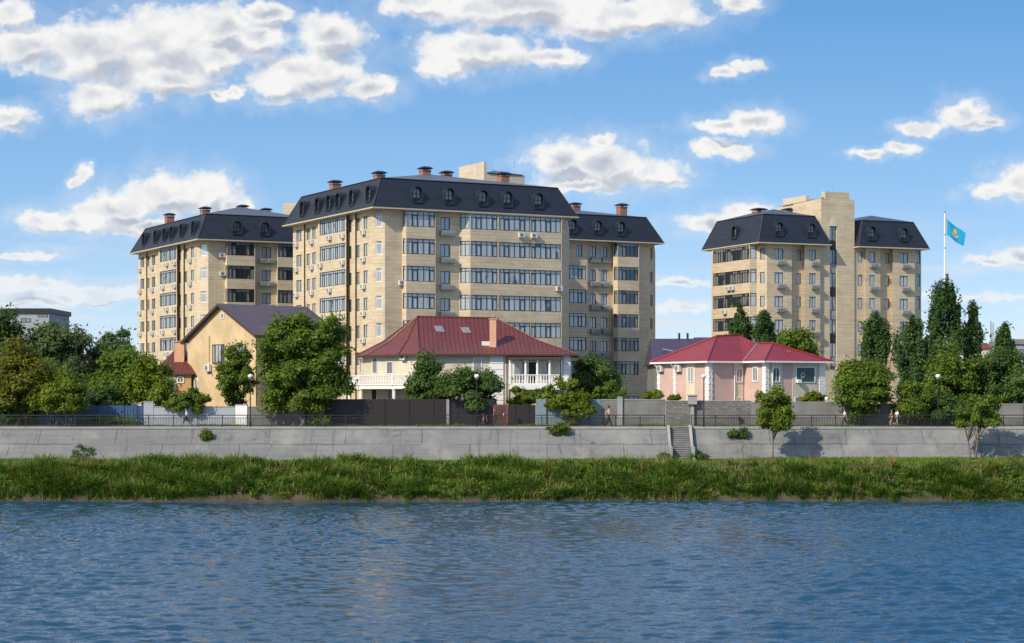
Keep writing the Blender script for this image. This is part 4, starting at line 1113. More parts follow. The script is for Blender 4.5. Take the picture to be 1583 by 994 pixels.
# ---- pink house with red roof
O1 = Vector((Xat(1096, 200), 200)); dl_, df_ = Vector((-0.5, 0.866)), Vector((0.866, 0.5))
p0 = O1 + dl_ * 9.3; p1 = O1; p2 = O1 + df_ * 4.5; p3 = p2 - dl_ * 3.67; p4 = p3 + df_ * 7.7; p5 = p4 + dl_ * 11; p6 = p0 + df_ * 6
ZE6 = 13.05
h = empty('pink_house', (26, 205, GZ), 'pink single-block house with raspberry red hipped roof and white quoins', 'house')
wallp = [tuple(q) for q in (p0, p1, p2, p3, p4, p5, p6)]
m_ = MB(); m_.prism(wallp, GZ, ZE6 - 0.1, caps=False); m_.build('wall', 'pink_plaster', h)
ev = offset_poly(wallp, -0.65); evz = [(a, b_, ZE6) for (a, b_) in ev]
Ra, Rb, Rc, Rd = W(1108, 519.5, 206), W(1143, 518.5, 208), W(1195, 530.5, 203.5), W(1215, 533, 207)
E = [Vector(q) for q in evz]
m_ = MB()
Vt = W(1171, 531, 205.8)            # head of the valley
tris = [(E[0], E[1], Ra), (E[1], E[2], Ra), (E[2], Rb, Ra), (E[2], Vt, Rb), (E[2], E[3], Rc), (E[2], Rc, Vt), (E[3], E[4], Rc), (E[4], E[5], Rc), (E[5], Vt, Rc), (E[5], Rb, Vt), (E[5], E[6], Rb), (E[6], E[0], Ra), (E[6], Ra, Rb)]
for f_ in tris: m_.quad(*f_)
rf = m_.build('roof', 'red_metal', h)
m_ = MB(); fascia(m_, [(a, b_, z + 0.003) for (a, b_, z) in evz], 0.17); m_.build('gutter', 'white_paint', rf)
m_ = MB()
for (a, c) in ((E[1], Ra), (Ra, Rb), (E[3], Rc), (E[4], Rc), (E[0], Ra), (Vt, Rc)): m_.tube([a + Vector((0, 0, 0.04)), c + Vector((0, 0, 0.04))], 0.085, 6)
m_.build('ridge_capping', 'red_metal', rf)
m_ = MB(); m_.tube([E[2] + Vector((0, 0, 0.03)), Vt + Vector((0, 0, 0.03))], 0.07, 6); m_.build('valley_gutter', 'grey_metal', rf)
FA, LA = seg_face(p0, p1); FB, LB = seg_face(p1, p2); FC, LC = seg_face(p2, p3); FD, LD = seg_face(p3, p4)
def quoins(F, t0, t1, o=0.0):
    q = MB(); z = GZ; i = 0
    while z < ZE6 - 0.3:
        e = 0.05 if i % 2 else 0.0; q.fbox(F, t0 - e, t1 + e, o, o + 0.10, z + 0.01, min(z + 0.31, ZE6 - 0.2)); z += 0.32; i += 1
    q.build('quoin', 'white_paint', h)
quoins(FA, 0.0, 0.45); quoins(FA, FA.t(1042), FA.t(1045.5)); quoins(FA, LA - 0.5, LA + 0.1); quoins(FB, -0.095, 0.35); quoins(FD, -0.095, 0.35); quoins(FC, LC - 0.45, LC + 0.095); quoins(FD, LD - 0.75, LD)
def strip(F, a, b_, nm='render_strip', mat='cream_plaster', z0=GZ, o=0.05):
    q = MB(); q.fbox(F, a, b_, 0.002, o, z0, ZE6 - 0.2); return q.build(nm, mat, h)
Z = lambda py, Y=202: Zat(py, Y)
strip(FA, FA.t(1061), FA.t(1075)); simple_win(h, FA, FA.t(1068.5), 1.15, Z(591), Z(568), off=0.05, gmat='glass', cell=0.6)
strip(FB, FB.t(1135), FB.t(1148.5)); arch_win(h, FB, FB.t(1142), 0.85, Z(591), Z(567.5), off=0.05); simple_win(h, FB, FB.t(1142), 0.8, GZ + 0.2, Z(614.5), off=0.05, gmat='glass', cell=2)
arch_win(h, FC, FC.t(1168), 0.95, Z(590, 200.5), Z(566, 200.5))
strip(FD, FD.t(1191), FD.t(1209)); arch_win(h, FD, FD.t(1199), 0.98, Z(591), Z(567), off=0.05, gmat='teal_panel')
strip(FD, FD.t(1225), FD.t(1263.5), 'render_panel', 'cream_render')
simple_win(h, FD, FD.t(1244.5), 2.55, Z(591.5), Z(567.5), off=0.05, gmat='teal_panel', cell=9, name='picture_window')
q = MB(); x = FD.p(FD.t(1239.5), 0.16); zc = Z(580)
for i in range(16):
    a0, a1 = 2 * math.pi * i / 16, 2 * math.pi * (i + 1) / 16
    pt = lambda a, r: FD.p(FD.t(1239.5) + r * math.cos(a), 0.145, zc + r * 1.15 * math.sin(a))
    q.quad(pt(a0, 0.17), pt(a0, 0.26), pt(a1, 0.26), pt(a1, 0.17))
q.build('ring_ornament', 'cream_render', h)
q = MB(); q.fbox(FD, FD.t(1230), FD.t(1236), 0.17, 0.4, Z(592), Z(586.5)); q.build('meter_box', 'white_paint', h)
simple_win(h, FD, FD.t(1233), 0.9, GZ + 0.2, Z(613.5), off=0.05, cell=2); simple_win(h, FD, FD.t(1247), 1.0, GZ + 0.2, Z(613.5), off=0.05, cell=2)
ac_unit(h, FA, FA.t(1023.5), Z(574.5, 207), 0.0, 0.85, 0.65); ac_unit(h, FA, FA.t(1051), Z(574.5, 204.5), 0.0, 0.9, 0.7)
for (F, px) in ((FA, 1018.5), (FA, 1044), (FB, 1134.5), (FD, 1193)):
    q = MB(); a = F.p(F.t(px), 0.14); b_ = F.p(F.t(px) - 0.1, 0.55); q.tube([(a[0], a[1], GZ), (a[0], a[1], ZE6 - 0.75), (b_[0], b_[1], ZE6 - 0.15)], 0.055, 6); q.build('downpipe', 'white_paint', h)
q = MB(); c = W(1218, 546, 202); q.box(c.x - 0.15, c.x + 0.3, 202, 202.5, c.z - 0.5, c.z + 0.3); q.build('roof_vent', 'rust_roof', rf)
# ---- houses behind
def hip_house(name, label, x0, x1, y0, y1, zeave, zridge, wmat, rmat, inset=None):
    h = empty(name, ((x0 + x1) / 2, (y0 + y1) / 2, GZ), label, 'house')
    q = MB(); q.prism([(x0 + .4, y0 + .4), (x1 - .4, y0 + .4), (x1 - .4, y1 - .4), (x0 + .4, y1 - .4)], GZ, zeave - 0.08, caps=False); q.build('wall', wmat, h)
    w_, d = x1 - x0, y1 - y0; k = inset if inset is not None else min(w_, d) / 2
    ra, rb = Vector((x0 + k, (y0 + y1) / 2, zridge)), Vector((x1 - k, (y0 + y1) / 2, zridge))
    q = MB(); hip_faces(q, [(x0, y0, zeave), (x1, y0, zeave), (x1, y1, zeave), (x0, y1, zeave)], [ra, rb, rb, ra]); rf = q.build('roof', rmat, h)
    q = MB(); fascia(q, [(x0, y0, zeave + .003), (x1, y0, zeave + .003), (x1, y1, zeave + .003), (x0, y1, zeave + .003)], 0.15); q.build('eave_trim', 'brown_trim', rf)
    return h, rf
h, rf = hip_house('small_house', 'small ochre house with maroon roof and orange chimney left of the yellow gable', Xat(236, 214), Xat(300, 214), 214, 223, Zat(577, 214), Zat(538, 218), 'ochre_plaster', 'maroon_metal', 1.8)
q = MB(); c = W(277, 527, 216); q.box(c.x - 0.55, c.x + 0.55, 216, 217, c.z - 2.5, c.z - 0.12); q.box(c.x - 0.65, c.x + 0.65, 215.9, 217.1, c.z - 0.118, c.z); q.build('chimney', 'salmon', rf)
FF = Face((Xat(236, 214) + .4, 214.4), (1, 0)); arch_win(h, FF, FF.t(279), 0.8, Zat(592, 214), Zat(581, 214)); simple_win(h, FF, FF.t(265), 0.9, Zat(600, 214), Zat(583, 214), gmat='glass')
h, rf = hip_house('purple_roof_house', 'low house with a plain dark violet roof half hidden by the pink house', Xat(1008, 226), Xat(1160, 226), 226, 240, Zat(562, 226), Zat(523.5, 233), 'concrete_wall', 'violet_metal', 0.3)
for px in (1050, 1063):
    q = MB(); c = W(px, 520, 233); q.box(c.x - 0.12, c.x + 0.12, 232.9, 233.1, c.z - 0.8, c.z + 0.4); q.build('vent_pipe', 'dark_metal', rf)
q = MB(); a = W(1040, 543, 229.3); b_ = W(1024, 540, 229.3); q.tube([a, b_], 0.12, 6); q.build('roof_rail', 'grey_metal', rf)
hip_house('purple_roof_house', 'long low violet roof peeking out behind the raspberry red roof', Xat(1046, 246), Xat(1180, 246), 246, 262, Zat(560, 246), Zat(521.5, 254), 'concrete_wall', 'violet_metal', 3)
# blue gabled shed among the left trees
h = empty('blue_gabled_house', (Xat(118, 209), 212, GZ), 'narrow pale blue gabled house between the left-hand trees', 'house')
x0, x1, xm = Xat(99, 209), Xat(134, 209), Xat(117, 209); ze_, zr_ = Zat(560, 209), Zat(547, 209)
m_ = MB(); k = 0; pr = [(x0, GZ), (x1, GZ), (x1, ze_), (xm, zr_), (x0, ze_)]
m_.v += [(x, 209, z) for (x, z) in pr] + [(x, 217, z) for (x, z) in pr]; m_.f += [(0, 1, 2, 3, 4), (9, 8, 7, 6, 5), (1, 6, 7, 2), (0, 4, 9, 5)]
m_.build('wall', 'lightblue_siding', h)
m_ = MB()
for (a, za, c, zc) in ((x0 - 0.25, ze_ - 0.2, xm, zr_ + 0.05), (xm, zr_ + 0.05, x1 + 0.25, ze_ - 0.2)): m_.quad((a, 208.7, za + .04), (c, 208.7, zc + .04), (c, 217.3, zc + .04), (a, 217.3, za + .04)); m_.quad((a, 208.68, za - .1), (c, 208.68, zc - .1), (c, 208.68, zc + .05), (a, 208.68, za + .05))
m_.build('roof', 'rust_roof', h)
m_ = MB(); m_.tube([(xm - 0.1, 208.9, GZ), (xm - 0.1, 208.9, zr_ + 0.4)], 0.06, 6); m_.build('flue', 'white_paint', h)
# distant flat blocks, masts, red roof
def flat_block(label, x0, x1, y0, y1, zt, wins):
    h = empty('flat_roof_block', ((x0 + x1) / 2, (y0 + y1) / 2, GZ), label, 'building')
    q = MB(); q.box(x0, x1, y0, y1, GZ, zt); q.build('wall', 'grey_block', h)
    q = MB(); q.box(x0 - 0.3, x1 + 0.3, y0 - 0.3, y1 + 0.3, zt + 0.003, zt + 0.8); q.build('parapet', 'dark_metal' if x0 < 0 else 'concrete', h)
    F = Face((x0, y0), (1, 0))
    for (px, w_, a, c) in wins: simple_win(h, F, F.t(px), w_, Zat(c, y0), Zat(a, y0), fmat='brown_trim')
flat_block('distant grey flat-roofed block above the trees at far left', Xat(-60, 330), Xat(76, 330), 330, 345, Zat(484, 330), [(66, 1.6, 486, 490), (40, 1.6, 492, 498)])
flat_block('distant grey flat-roofed building at the far right edge', Xat(1568, 310), Xat(1660, 310), 310, 325, Zat(532, 310), [(1578, 1.6, 540, 552)])
for (px, yt, lab) in ((1532, 496, 'taller of two thin distant masts above the trees at far right'), (1535.5, 499, 'shorter thin mast beside the taller distant one at far right')):
    c = W(px, yt, 520); o_ = empty('radio_mast', (c.x, 520, GZ), lab, 'mast', 'distant radio masts')
    q = MB()
    for (dx, dy_) in ((-.22, 0), (.22, 0), (0, .35)): q.tube([(c.x + dx * 1.6, 520 + dy_, GZ), (c.x + dx * .5, 520 + dy_, c.z)], 0.07, 5)
    for i in range(14):
        z = GZ + (c.z - GZ) * (i + 0.5) / 14; q.box(c.x - 0.25, c.x + 0.25, 519.97, 520.03, z, z + 0.07)
    q.build('lattice', 'grey_metal', o_)
h, rf = hip_house('distant_house', 'tiny distant house with a bright red roof under the masts', Xat(1521, 420), Xat(1541, 420), 420, 430, Zat(538, 420), Zat(530, 425), 'cream_plaster', 'rust_red', 1.0)

# ------------------------------------------------------------------ fences and walls along the promenade
YF = 191.3
def wall_thing(name, label, p0, p1, ytop, mat, cat='wall', th_=0.2, Y=YF, cap=True, group=None, posts=0, pmat='grey_metal'):
    x0, x1 = Xat(p0, Y), Xat(p1, Y); zt = Zat(ytop, Y)
    r = empty(name, ((x0 + x1) / 2, Y, GZ), label, cat, group)
    q = MB(); q.box(x0 + .004, x1 - .004, Y, Y + th_, GZ - 0.1, zt - (0.08 if cap else 0)); q.build('panel', mat, r)
    if cap: q = MB(); q.box(x0 + .004, x1 - .004, Y - 0.04, Y + th_ + 0.04, zt - 0.077, zt); q.build('cap', 'coping', r)
    for i in range(posts):
        x = x0 + (x1 - x0) * (i + 0.5) / posts
        q = MB(); q.box(x - 0.05, x + 0.05, Y - 0.07, Y - 0.003, GZ, zt + 0.04); q.build('post', pmat, r)
    return r
wall_thing('garden_fence', 'dark grey sheet fence mostly hidden behind the far-left trees', -80, 60, 628, 'brown_sheet', 'fence', cap=False, posts=6)
wall_thing('corrugated_fence', 'blue corrugated metal fence at the left end of the promenade', 60, 222, 627, 'blue_corrugated', 'fence', 0.06, cap=False, posts=8, pmat='blue_corrugated')
wall_thing('gate_pillar', 'pale grey gate pillar between the blue fence and white wall', 222, 237, 620, 'white_wall', 'pillar', 0.5)
wall_thing('garden_wall', 'long whitewashed garden wall behind the left lamp post', 237.5, 363, 628, 'white_wall', 'wall')
wall_thing('gate_pillar', 'taller white block pillar beside the left lamp post', 363.5, 382, 625, 'white_paint', 'pillar', 0.7)
wall_thing('garden_wall', 'grey wall section running behind the big round tree', 382.5, 500, 628, 'concrete_wall', 'wall')
wall_thing('sheet_metal_fence', 'long dark brown sheet metal fence in front of the white house', 500.5, 763, 617, 'brown_sheet', 'fence', 0.06, cap=False, posts=7, pmat='dark_metal')
wall_thing('fence_post', 'pale grey steel post standing against the long brown fence', 690, 694.5, 617, 'grey_metal', 'post', 0.1, Y=191.1, cap=False)
r = empty('garden_gate', (Xat(774, YF), YF, GZ), 'rusty red metal gate set in the dark brown fence', 'gate')
x0, x1, zt = Xat(763.6, YF), Xat(784.4, YF), Zat(625, YF)
q = MB(); q.box(x0, x0 + .12, YF - .05, YF + .05, GZ, zt); q.box(x1 - .12, x1, YF - .05, YF + .05, GZ, zt); q.box(x0 + .121, x1 - .121, YF - .05, YF + .05, zt - .12, zt); q.build('gate_frame', 'rust_red', r)
q = MB(); q.box(x0 + .125, x1 - .125, YF - .02, YF + .02, GZ + .05, zt - .125); q.box(x0 + .35, x1 - .5, YF - .035, YF - .021, GZ + .9, GZ + 1.7); q.build('door_leaf', 'brown_trim', r)
q = MB(); q.box(x1 - .42, x1 - .34, YF - .09, YF - .022, GZ + 1.0, GZ + 1.25); q.build('handle', 'globe', r)
wall_thing('sheet_metal_fence', 'short dark brown sheet metal fence right of the red gate', 785, 828, 626, 'brown_sheet', 'fence', 0.06, cap=False, posts=2, pmat='dark_metal')
wall_thing('metal_fence', 'pale blue-grey fence half covered by a sprawling yellow-green shrub', 828.5, 929, 617, 'pale_blue_wall', 'fence', 0.06, cap=False, posts=3, pmat='dark_metal')
wall_thing('concrete_wall', 'smooth grey concrete wall left of the brickwork', 929.5, 1029, 617, 'concrete_wall', 'wall')
wall_thing('brick_wall', 'rough grey brick wall behind the stairs', 1029.5, 1161, 619, 'grey_brick', 'wall')
wall_thing('gate_pillar', 'slim pale pillar with a box on top against the grey brickwork', 1068, 1073, 625, 'coping', 'pillar', 0.3, Y=190.95)
r = empty('utility_box', (Xat(1070.5, 190.8), 190.8, Zat(625, 190.8)), 'pale meter cabinet topping the slim pillar on the brick wall', 'utility box')
q = MB(); q.box(Xat(1064, 190.8), Xat(1077.5, 190.8), 190.7, 191.25, Zat(625, 190.8) + .003, Zat(612, 190.8)); q.build('cabinet', 'coping', r)
q = MB(); q.prism([(Xat(1062.5, 190.8), 190.6), (Xat(1079, 190.8), 190.6), (Xat(1079, 190.8), 191.3), (Xat(1062.5, 190.8), 191.3)], Zat(612, 190.8) + .002, Zat(610, 190.8)); q.build('lid', 'coping', r)
wall_thing('concrete_wall', 'grey concrete wall behind the slender bank tree, right of the brickwork', 1161.5, 1322, 621, 'concrete_wall', 'wall')
wall_thing('concrete_wall', 'grey concrete wall at the far right, half behind the trees', 1322.5, 1680, 624, 'concrete_wall', 'wall', posts=9, pmat='concrete_wall')
wall_thing('wall_pier', 'small pale pier rising from the smooth concrete wall', 954.5, 962.5, 613, 'coping', 'pillar', 0.5, Y=191.1)
r = empty('wall_lamp', (Xat(1222, 191.4), 191.4, Zat(621, YF)), 'small white globe lamp standing on the right concrete wall', 'lamp')
q = MB(); c = W(1278, 616, 191.4); q.lathe((c.x, 191.4, Zat(621, YF)), [(0.05, 0), (0.05, 0.12), (0.17, 0.2), (0.2, 0.34), (0.12, 0.48), (0.02, 0.5)], 12); q.build('globe', 'globe', r)

# ------------------------------------------------------------------ flag
Yp = 240.0; px0 = Xat(1460.5, Yp); zt = Zat(329, Yp)
r = empty('flagpole', (px0, Yp, GZ), 'tall white flagpole rising behind the dark poplar', 'flagpole')
q = MB(); q.tube([(px0, Yp, GZ), (px0, Yp, GZ + 13), (px0, Yp, zt)], [0.16, 0.12, 0.085], 10); q.build('pole', 'white_paint', r)
q = MB(); q.lathe((px0, Yp, zt), [(0.05, 0), (0.14, 0.06), (0.14, 0.14), (0.03, 0.24)], 10); q.build('finial', 'grey_metal', r)
for z_ in (Zat(363.5, Yp), Zat(384, Yp)):
    q = MB(); q.lathe((px0, Yp, z_), [(0.13, 0), (0.17, 0.05), (0.13, 0.12)], 10); q.build('halyard_ring', 'grey_metal', r)
FH = 1.95
def flag(u, v, off=0.0):
    x = px0 + 0.12 + 2.30 * u - 0.18 * u * (1 - v) * 1.2
    z = Zat(336, Yp) - FH * (1 - v) * (1 - 0.13 * u) - 1.95 * (0.75 * u + 0.25 * math.sqrt(u + 1e-6)) + 0.05 * math.sin(u * 9 + v * 2) * u
    y = Yp - 0.25 * math.sin(u * 6.5 + v * 1.4) * (0.25 + u) - 0.5 * u + off
    return (x, y, z)
r = empty('flag', flag(0, 0.5), 'sky-blue flag with golden sun and eagle flying from the white pole', 'flag')
def sheet(nu, nv, fn, off):
    q = MB()
    for i in range(nu):
        for j in range(nv): q.quad(fn(i / nu, j / nv, off), fn((i + 1) / nu, j / nv, off), fn((i + 1) / nu, (j + 1) / nv, off), fn(i / nu, (j + 1) / nv, off))
    return q
q = sheet(24, 12, flag, 0.006); q2 = sheet(24, 12, flag, -0.006); q.v += q2.v; n0 = len(q2.v); q.f += [tuple(i + n0 for i in reversed(f_)) for f_ in q2.f]
q.build('cloth', 'flag_blue', r)
def emblem(name, polys):
    q = MB()
    for off in (-0.02, 0.02):
        for poly in polys: q.quad(*[flag(u, v, off) for (u, v) in poly])
    q.build(name, 'flag_gold', r)
cu, cv, ra = 0.5, 0.60, 0.15
emblem('sun_disc', [[(cu, cv)] + [(cu + ra * .5 * math.cos(a), cv + ra * math.sin(a)) for a in (2 * math.pi * i / 20, 2 * math.pi * (i + 1) / 20)] for i in range(20)])
emblem('sun_ray', [[(cu + .5 * ra * 1.12 * math.cos(a - .05), cv + ra * 1.12 * math.sin(a - .05)), (cu + .5 * ra * 1.12 * math.cos(a + .05), cv + ra * 1.12 * math.sin(a + .05)), (cu + .5 * ra * 1.75 * math.cos(a), cv + ra * 1.75 * math.sin(a))] for a in [2 * math.pi * i / 32 for i in range(32)]])
emblem('eagle', [[(cu, .30), (cu - .05, .34), (cu - .13, .42), (cu - .20, .50), (cu - .16, .36), (cu - .09, .27)], [(cu, .30), (cu + .09, .27), (cu + .16, .36), (cu + .20, .50), (cu + .13, .42), (cu + .05, .34)], [(cu - .03, .22), (cu + .03, .22), (cu + .02, .36), (cu - .02, .36)]])
emblem('ornament_band', [[(.045, y), (.065, y + .03), (.045, y + .06), (.025, y + .03)] for y in [0.04 + i * 0.066 for i in range(14)]])
# ------------------------------------------------------------------ vegetation
def leaf_quads(c, nrm, size, r, aspect=0.55, droop=0.0):
    """pointed leaf sprays: one rhombus per centre"""
    n_ = len(c)
    a = r.normal(size=(n_, 3)); a[:, 2] -= droop
    a -= nrm * (a * nrm).sum(1, keepdims=True); a /= np.maximum(np.linalg.norm(a, axis=1, keepdims=True), 1e-6)
    b = np.cross(nrm, a); s_ = size * r.uniform(0.6, 1.35, (n_, 1))
    k = r.uniform(-0.15, 0.25, (n_, 1)) * s_
    return np.stack([c - a * s_, c + b * s_ * aspect + nrm * k, c + a * s_, c - b * s_ * aspect + nrm * k], 1).reshape(-1, 3)
def unit(r, n_):
    d = r.normal(size=(n_, 3)); return d / np.linalg.norm(d, axis=1, keepdims=True)

def make_tree(name, label, cat, px0, px1, ytop, ybot, Y, mat, seed, group=None, kind='round', leaves=9000, size=0.20, clumps=None, trunk=True, base_z=None, trunk_px=None, trunk_mat='bark', depth=None, cl_r=None, open_=0.0, stems=1, full=False):
    r = np.random.default_rng(seed)
    base_z = GZ if base_z is None else base_z
    x0, x1, zt, zb = Xat(px0, Y), Xat(px1, Y), Zat(ytop, Y), Zat(ybot, Y)
    c = np.array([(x0 + x1) / 2, Y, (zt + zb) / 2]); R_ = np.array([(x1 - x0) / 2, depth or max(0.8, (x1 - x0) / 2 * 0.85), (zt - zb) / 2])
    vol = R_[0] * R_[1] * R_[2]
    if clumps is None: clumps = int(np.clip(16 + 2.6 * (vol ** 0.75), 18, 150))
    clr = cl_r or float(np.clip(0.30 * min(R_[0], R_[2]), 0.30, 1.05))
    tx = Xat(trunk_px, Y) if trunk_px is not None else c[0] + r.uniform(-.2, .2)
    C_ = []
    lob = r.uniform(0, 6.28, 4)
    nl = 11 if vol < 30 else (15 if vol < 120 else 22)
    LB = []
    while len(LB) < nl:
        d = unit(r, 1)[0]
        if d[2] < -0.6: continue
        LB.append((d * r.uniform(0.42, 0.72), r.uniform(0.28, 0.46)))
    LB.append((np.array([r.uniform(-.2, .2), 0, .5]), .48)); LB.append((np.zeros(3), .5))
    while len(C_) < clumps:
        d = unit(r, 1)[0]; rad = r.uniform(0.2, 1.0) ** 0.42
        az = math.atan2(d[1], d[0])
        lump = 0.93 + 0.10 * math.sin(3 * az + lob[0] + 2.5 * d[2]) + 0.08 * math.sin(5 * az + lob[1] - 3 * d[2])
        q = d * rad * lump
        if kind in ('round', 'bush') and clumps > 24 and r.random() < (0.25 if full else 0.55):
            lc, lr = LB[r.integers(0, len(LB))]; q = lc + d * lr * (r.uniform(0.15, 1.0) ** 0.45); q = q / max(1.0, np.linalg.norm(q) / 1.03)
        if kind == 'round':
            if q[2] < -0.55 and r.random() < 0.5: continue
        elif kind == 'poplar':
            w_ = 1.0 - 0.55 * max(0, q[2]) ** 1.8 - 0.45 * max(0, -q[2]); q[0] *= w_; q[1] *= w_
        elif kind == 'cone':
            w_ = 0.62 * (1.05 - q[2]); q[0] *= min(1.1, w_); q[1] *= min(1.1, w_)
        elif kind == 'bush':
            if q[2] < -0.2: q[2] *= 0.8
        ccen = c + q * (R_ * 1.06 - np.array([clr, clr, clr]) * np.array([0.45, .45, .45]))
        C_.append(ccen)
    C_ = np.array(C_)
    if kind == 'poplar' and clumps > 20:      # a few separate leaders at the top
        lead = [(c[0] + R_[0] * u, Y + r.uniform(-.3, .3), zt - R_[2] * h_) for u, h_ in ((-.55, .62), (-.2, .22), (.08, .0), (.30, .14), (.62, .48))]
    else: lead = []
    per = leaves // (len(C_) + len(lead))
    pts, nr = [], []
    for k, cc in enumerate(C_):
        m_ = int(per * r.uniform(0.6, 1.4)); d = unit(r, m_); rr = r.uniform(0.1, 1, (m_, 1)) ** 0.5
        sc = clr * r.uniform(0.7, 1.3)
        ell = np.array([1.15, 1.15, 0.72]) if kind != 'poplar' else np.array([0.72, 0.72, 1.7])
        out_dir = (cc - c) / np.maximum(R_, .1); out_dir = out_dir / max(np.linalg.norm(out_dir), .2)
        p = cc + d * rr * sc * ell
        if kind in ('round', 'bush'): p[:, 2] -= 0.22 * ((d[:, 0] ** 2 + d[:, 1] ** 2) * rr[:, 0] ** 2) * sc * 1.2     # sprays hang over at their ends
        pts.append(p); nn = d * 0.7 + np.array([0, 0, .75]) + out_dir * .45 + r.normal(size=(m_, 3)) * .45
        nr.append(nn / np.linalg.norm(nn, axis=1, keepdims=True))
    for l in lead:
        m_ = int(per * 1.6); u = r.uniform(0, 1, m_); w_ = clr * 0.80 * (1.05 - u) ** .6
        d = unit(r, m_)
        p = np.stack([l[0] + d[:, 0] * w_ - (l[0] - c[0]) * .35 * (1 - u), l[1] + d[:, 1] * w_, l[2] - R_[2] * .75 * (1 - u)], 1); pts.append(p)
        nn = d + np.array([0, 0, .4]); nr.append(nn / np.linalg.norm(nn, axis=1, keepdims=True))
    # loose twigs break the outline
    m_ = leaves // 9; d = unit(r, m_); tw_ = C_[r.integers(0, len(C_), m_)] + d * clr * r.uniform(1.0, 1.45, (m_, 1)) * np.array([1.1, 1.1, .8]); pts.append(tw_); nr.append(unit(r, m_))
    pts = np.concatenate(pts); nr = np.concatenate(nr)
    if open_: keep = r.random(len(pts)) > open_; pts, nr = pts[keep], nr[keep]
    keep = pts[:, 2] > base_z + 0.05; pts, nr = pts[keep], nr[keep]
    root = empty(name, (float(tx), Y, base_z), label, cat, group)
    co = leaf_quads(pts, nr, size, r, 0.5 if kind != 'poplar' else 0.42, 0.35 if kind != 'poplar' else -0.8)
    np_mesh('crown', co, np.arange(len(co)).reshape(-1, 4), mat, root)
    if trunk:
        hgt = zt - base_z; rad = float(np.clip((0.014 if stems > 1 or base_z < 4 else 0.022) * hgt, 0.05, 0.26))
        for s_i in range(stems):
            q = MB()
            bx_ = tx + (s_i - (stems - 1) / 2) * 0.55; topx = tx + (s_i - (stems - 1) / 2) * 1.0 if stems > 1 else c[0]
            tp = [Vector((bx_, Y, base_z - 0.15))]
            for i in range(1, 6): u = i / 5; tp.append(Vector((bx_ + (topx - bx_) * u + r.normal() * .04 * hgt * .3, Y + r.normal() * .04, base_z + hgt * 0.72 * u)))
            q.tube(tp, [rad * (1.25 if i == 0 else 1 - 0.16 * i) for i in range(6)], 8)
            for cc in C_[r.permutation(len(C_))[:10]]:
                u = float(np.clip((cc[2] - base_z) / hgt * .75 - .12, .38 if base_z < 4 else .12, .9)) * 5; i = min(4, int(u)); s0 = tp[i].lerp(tp[i + 1], u - i)
                e = Vector(cc); md = s0.lerp(e, .5) + Vector((0, 0, .06 * hgt)); q.tube([s0, md, e], [rad * .42, rad * .28, rad * .10], 6)
            q.build('trunk', trunk_mat, root, smooth=True)
    return root

T = make_tree
GL, GR, GB = 'trees behind the left garden fences', 'trees massed at the right end', 'small trees growing on the grassy bank'
# left cluster
T('broadleaf_tree', 'tall dark tree with a thin bare-topped crown at the far left edge', 'tree', -55, 50, 466, 640, 207, 'leaf_dark', 101, GL, leaves=15000, size=.22, open_=.12)
T('broadleaf_tree', 'bluish green loose tree in front of the distant grey block', 'tree', 36, 148, 489, 610, 209, 'leaf_blue', 102, GL, leaves=14000, size=.21)
T('broadleaf_tree', 'olive and yellowish tree spreading low at the far left', 'tree', -30, 92, 526, 655, 190.2, 'leaf_olive', 103, GL, leaves=17000, size=.18, depth=2.2)
T('broadleaf_tree', 'greyish green tree just left of the leftmost apartment block', 'tree', 132, 222, 507, 610, 211, 'leaf_blue', 104, GL, leaves=11000, size=.21)
T('broadleaf_tree', 'full green tree hiding the foot of the leftmost apartment block', 'tree', 134, 256, 528, 648, 202, 'leaf_mid', 105, GL, leaves=15000, size=.20)
T('broadleaf_tree', 'bright yellow-green young tree over the blue fence', 'tree', 194, 270, 553, 643, 195, 'leaf_yellow', 106, GL, leaves=8000, size=.18, open_=.1)
T('broadleaf_tree', 'low dark tree behind the blue fence', 'tree', 130, 205, 590, 650, 194.5, 'leaf_dark', 107, GL, leaves=7000, size=.18)
T('young_tree', 'small staked yellow-green tree standing on the promenade at far left', 'tree', 54, 141, 570, 652, 188.6, 'leaf_yellow', 108, GL, leaves=9500, size=.15, trunk_px=92)
T('shrub', 'dense green creeper hanging over the whitewashed wall', 'shrub', 244, 340, 598, 641, 191.3, 'leaf_mid', 109, None, kind='bush', leaves=9000, size=.14, trunk=False, depth=1.3)
T('slender_tree', 'thin open tree in front of the yellow gable wall', 'tree', 331, 402, 527, 640, 196, 'leaf_mid', 110, None, leaves=10000, size=.16, open_=.12, clumps=60, cl_r=.55, full=True)
T('broadleaf_tree', 'big dense round green tree on the promenade left of the white house', 'tree', 388, 553, 472, 664, 190.6, 'leaf_mid', 111, None, leaves=52000, size=.18, clumps=190, cl_r=.85, trunk_px=472, depth=3.3, full=True)
# in front of the white house
T('conifer_tree', 'dark pointed tree before the middle of the white house', 'tree', 618, 702, 537, 632, 194.5, 'leaf_dark', 112, None, kind='cone', leaves=11000, size=.17)
T('broadleaf_tree', 'low dark spreading tree overhanging the brown fence before the white house', 'tree', 666, 782, 558, 638, 192.6, 'leaf_dark', 113, None, leaves=16000, size=.17)
T('shrub', 'small yellow-green shrub behind the brown fence near the red gate', 'shrub', 778, 826, 598, 634, 193.5, 'leaf_yellow', 114, None, kind='bush', leaves=3500, size=.14, trunk=False)
T('shrub', 'dark low hedge under the right balcony of the white house', 'shrub', 800, 880, 598, 628, 196, 'leaf_dark', 115, None, kind='bush', leaves=4500, size=.15, trunk=False)
T('broadleaf_tree', 'loose light green tree in front of the right balcony', 'tree', 822, 912, 572, 650, 193.8, 'leaf_yellow', 116, None, leaves=6500, size=.16, open_=.35, clumps=46, cl_r=.42)
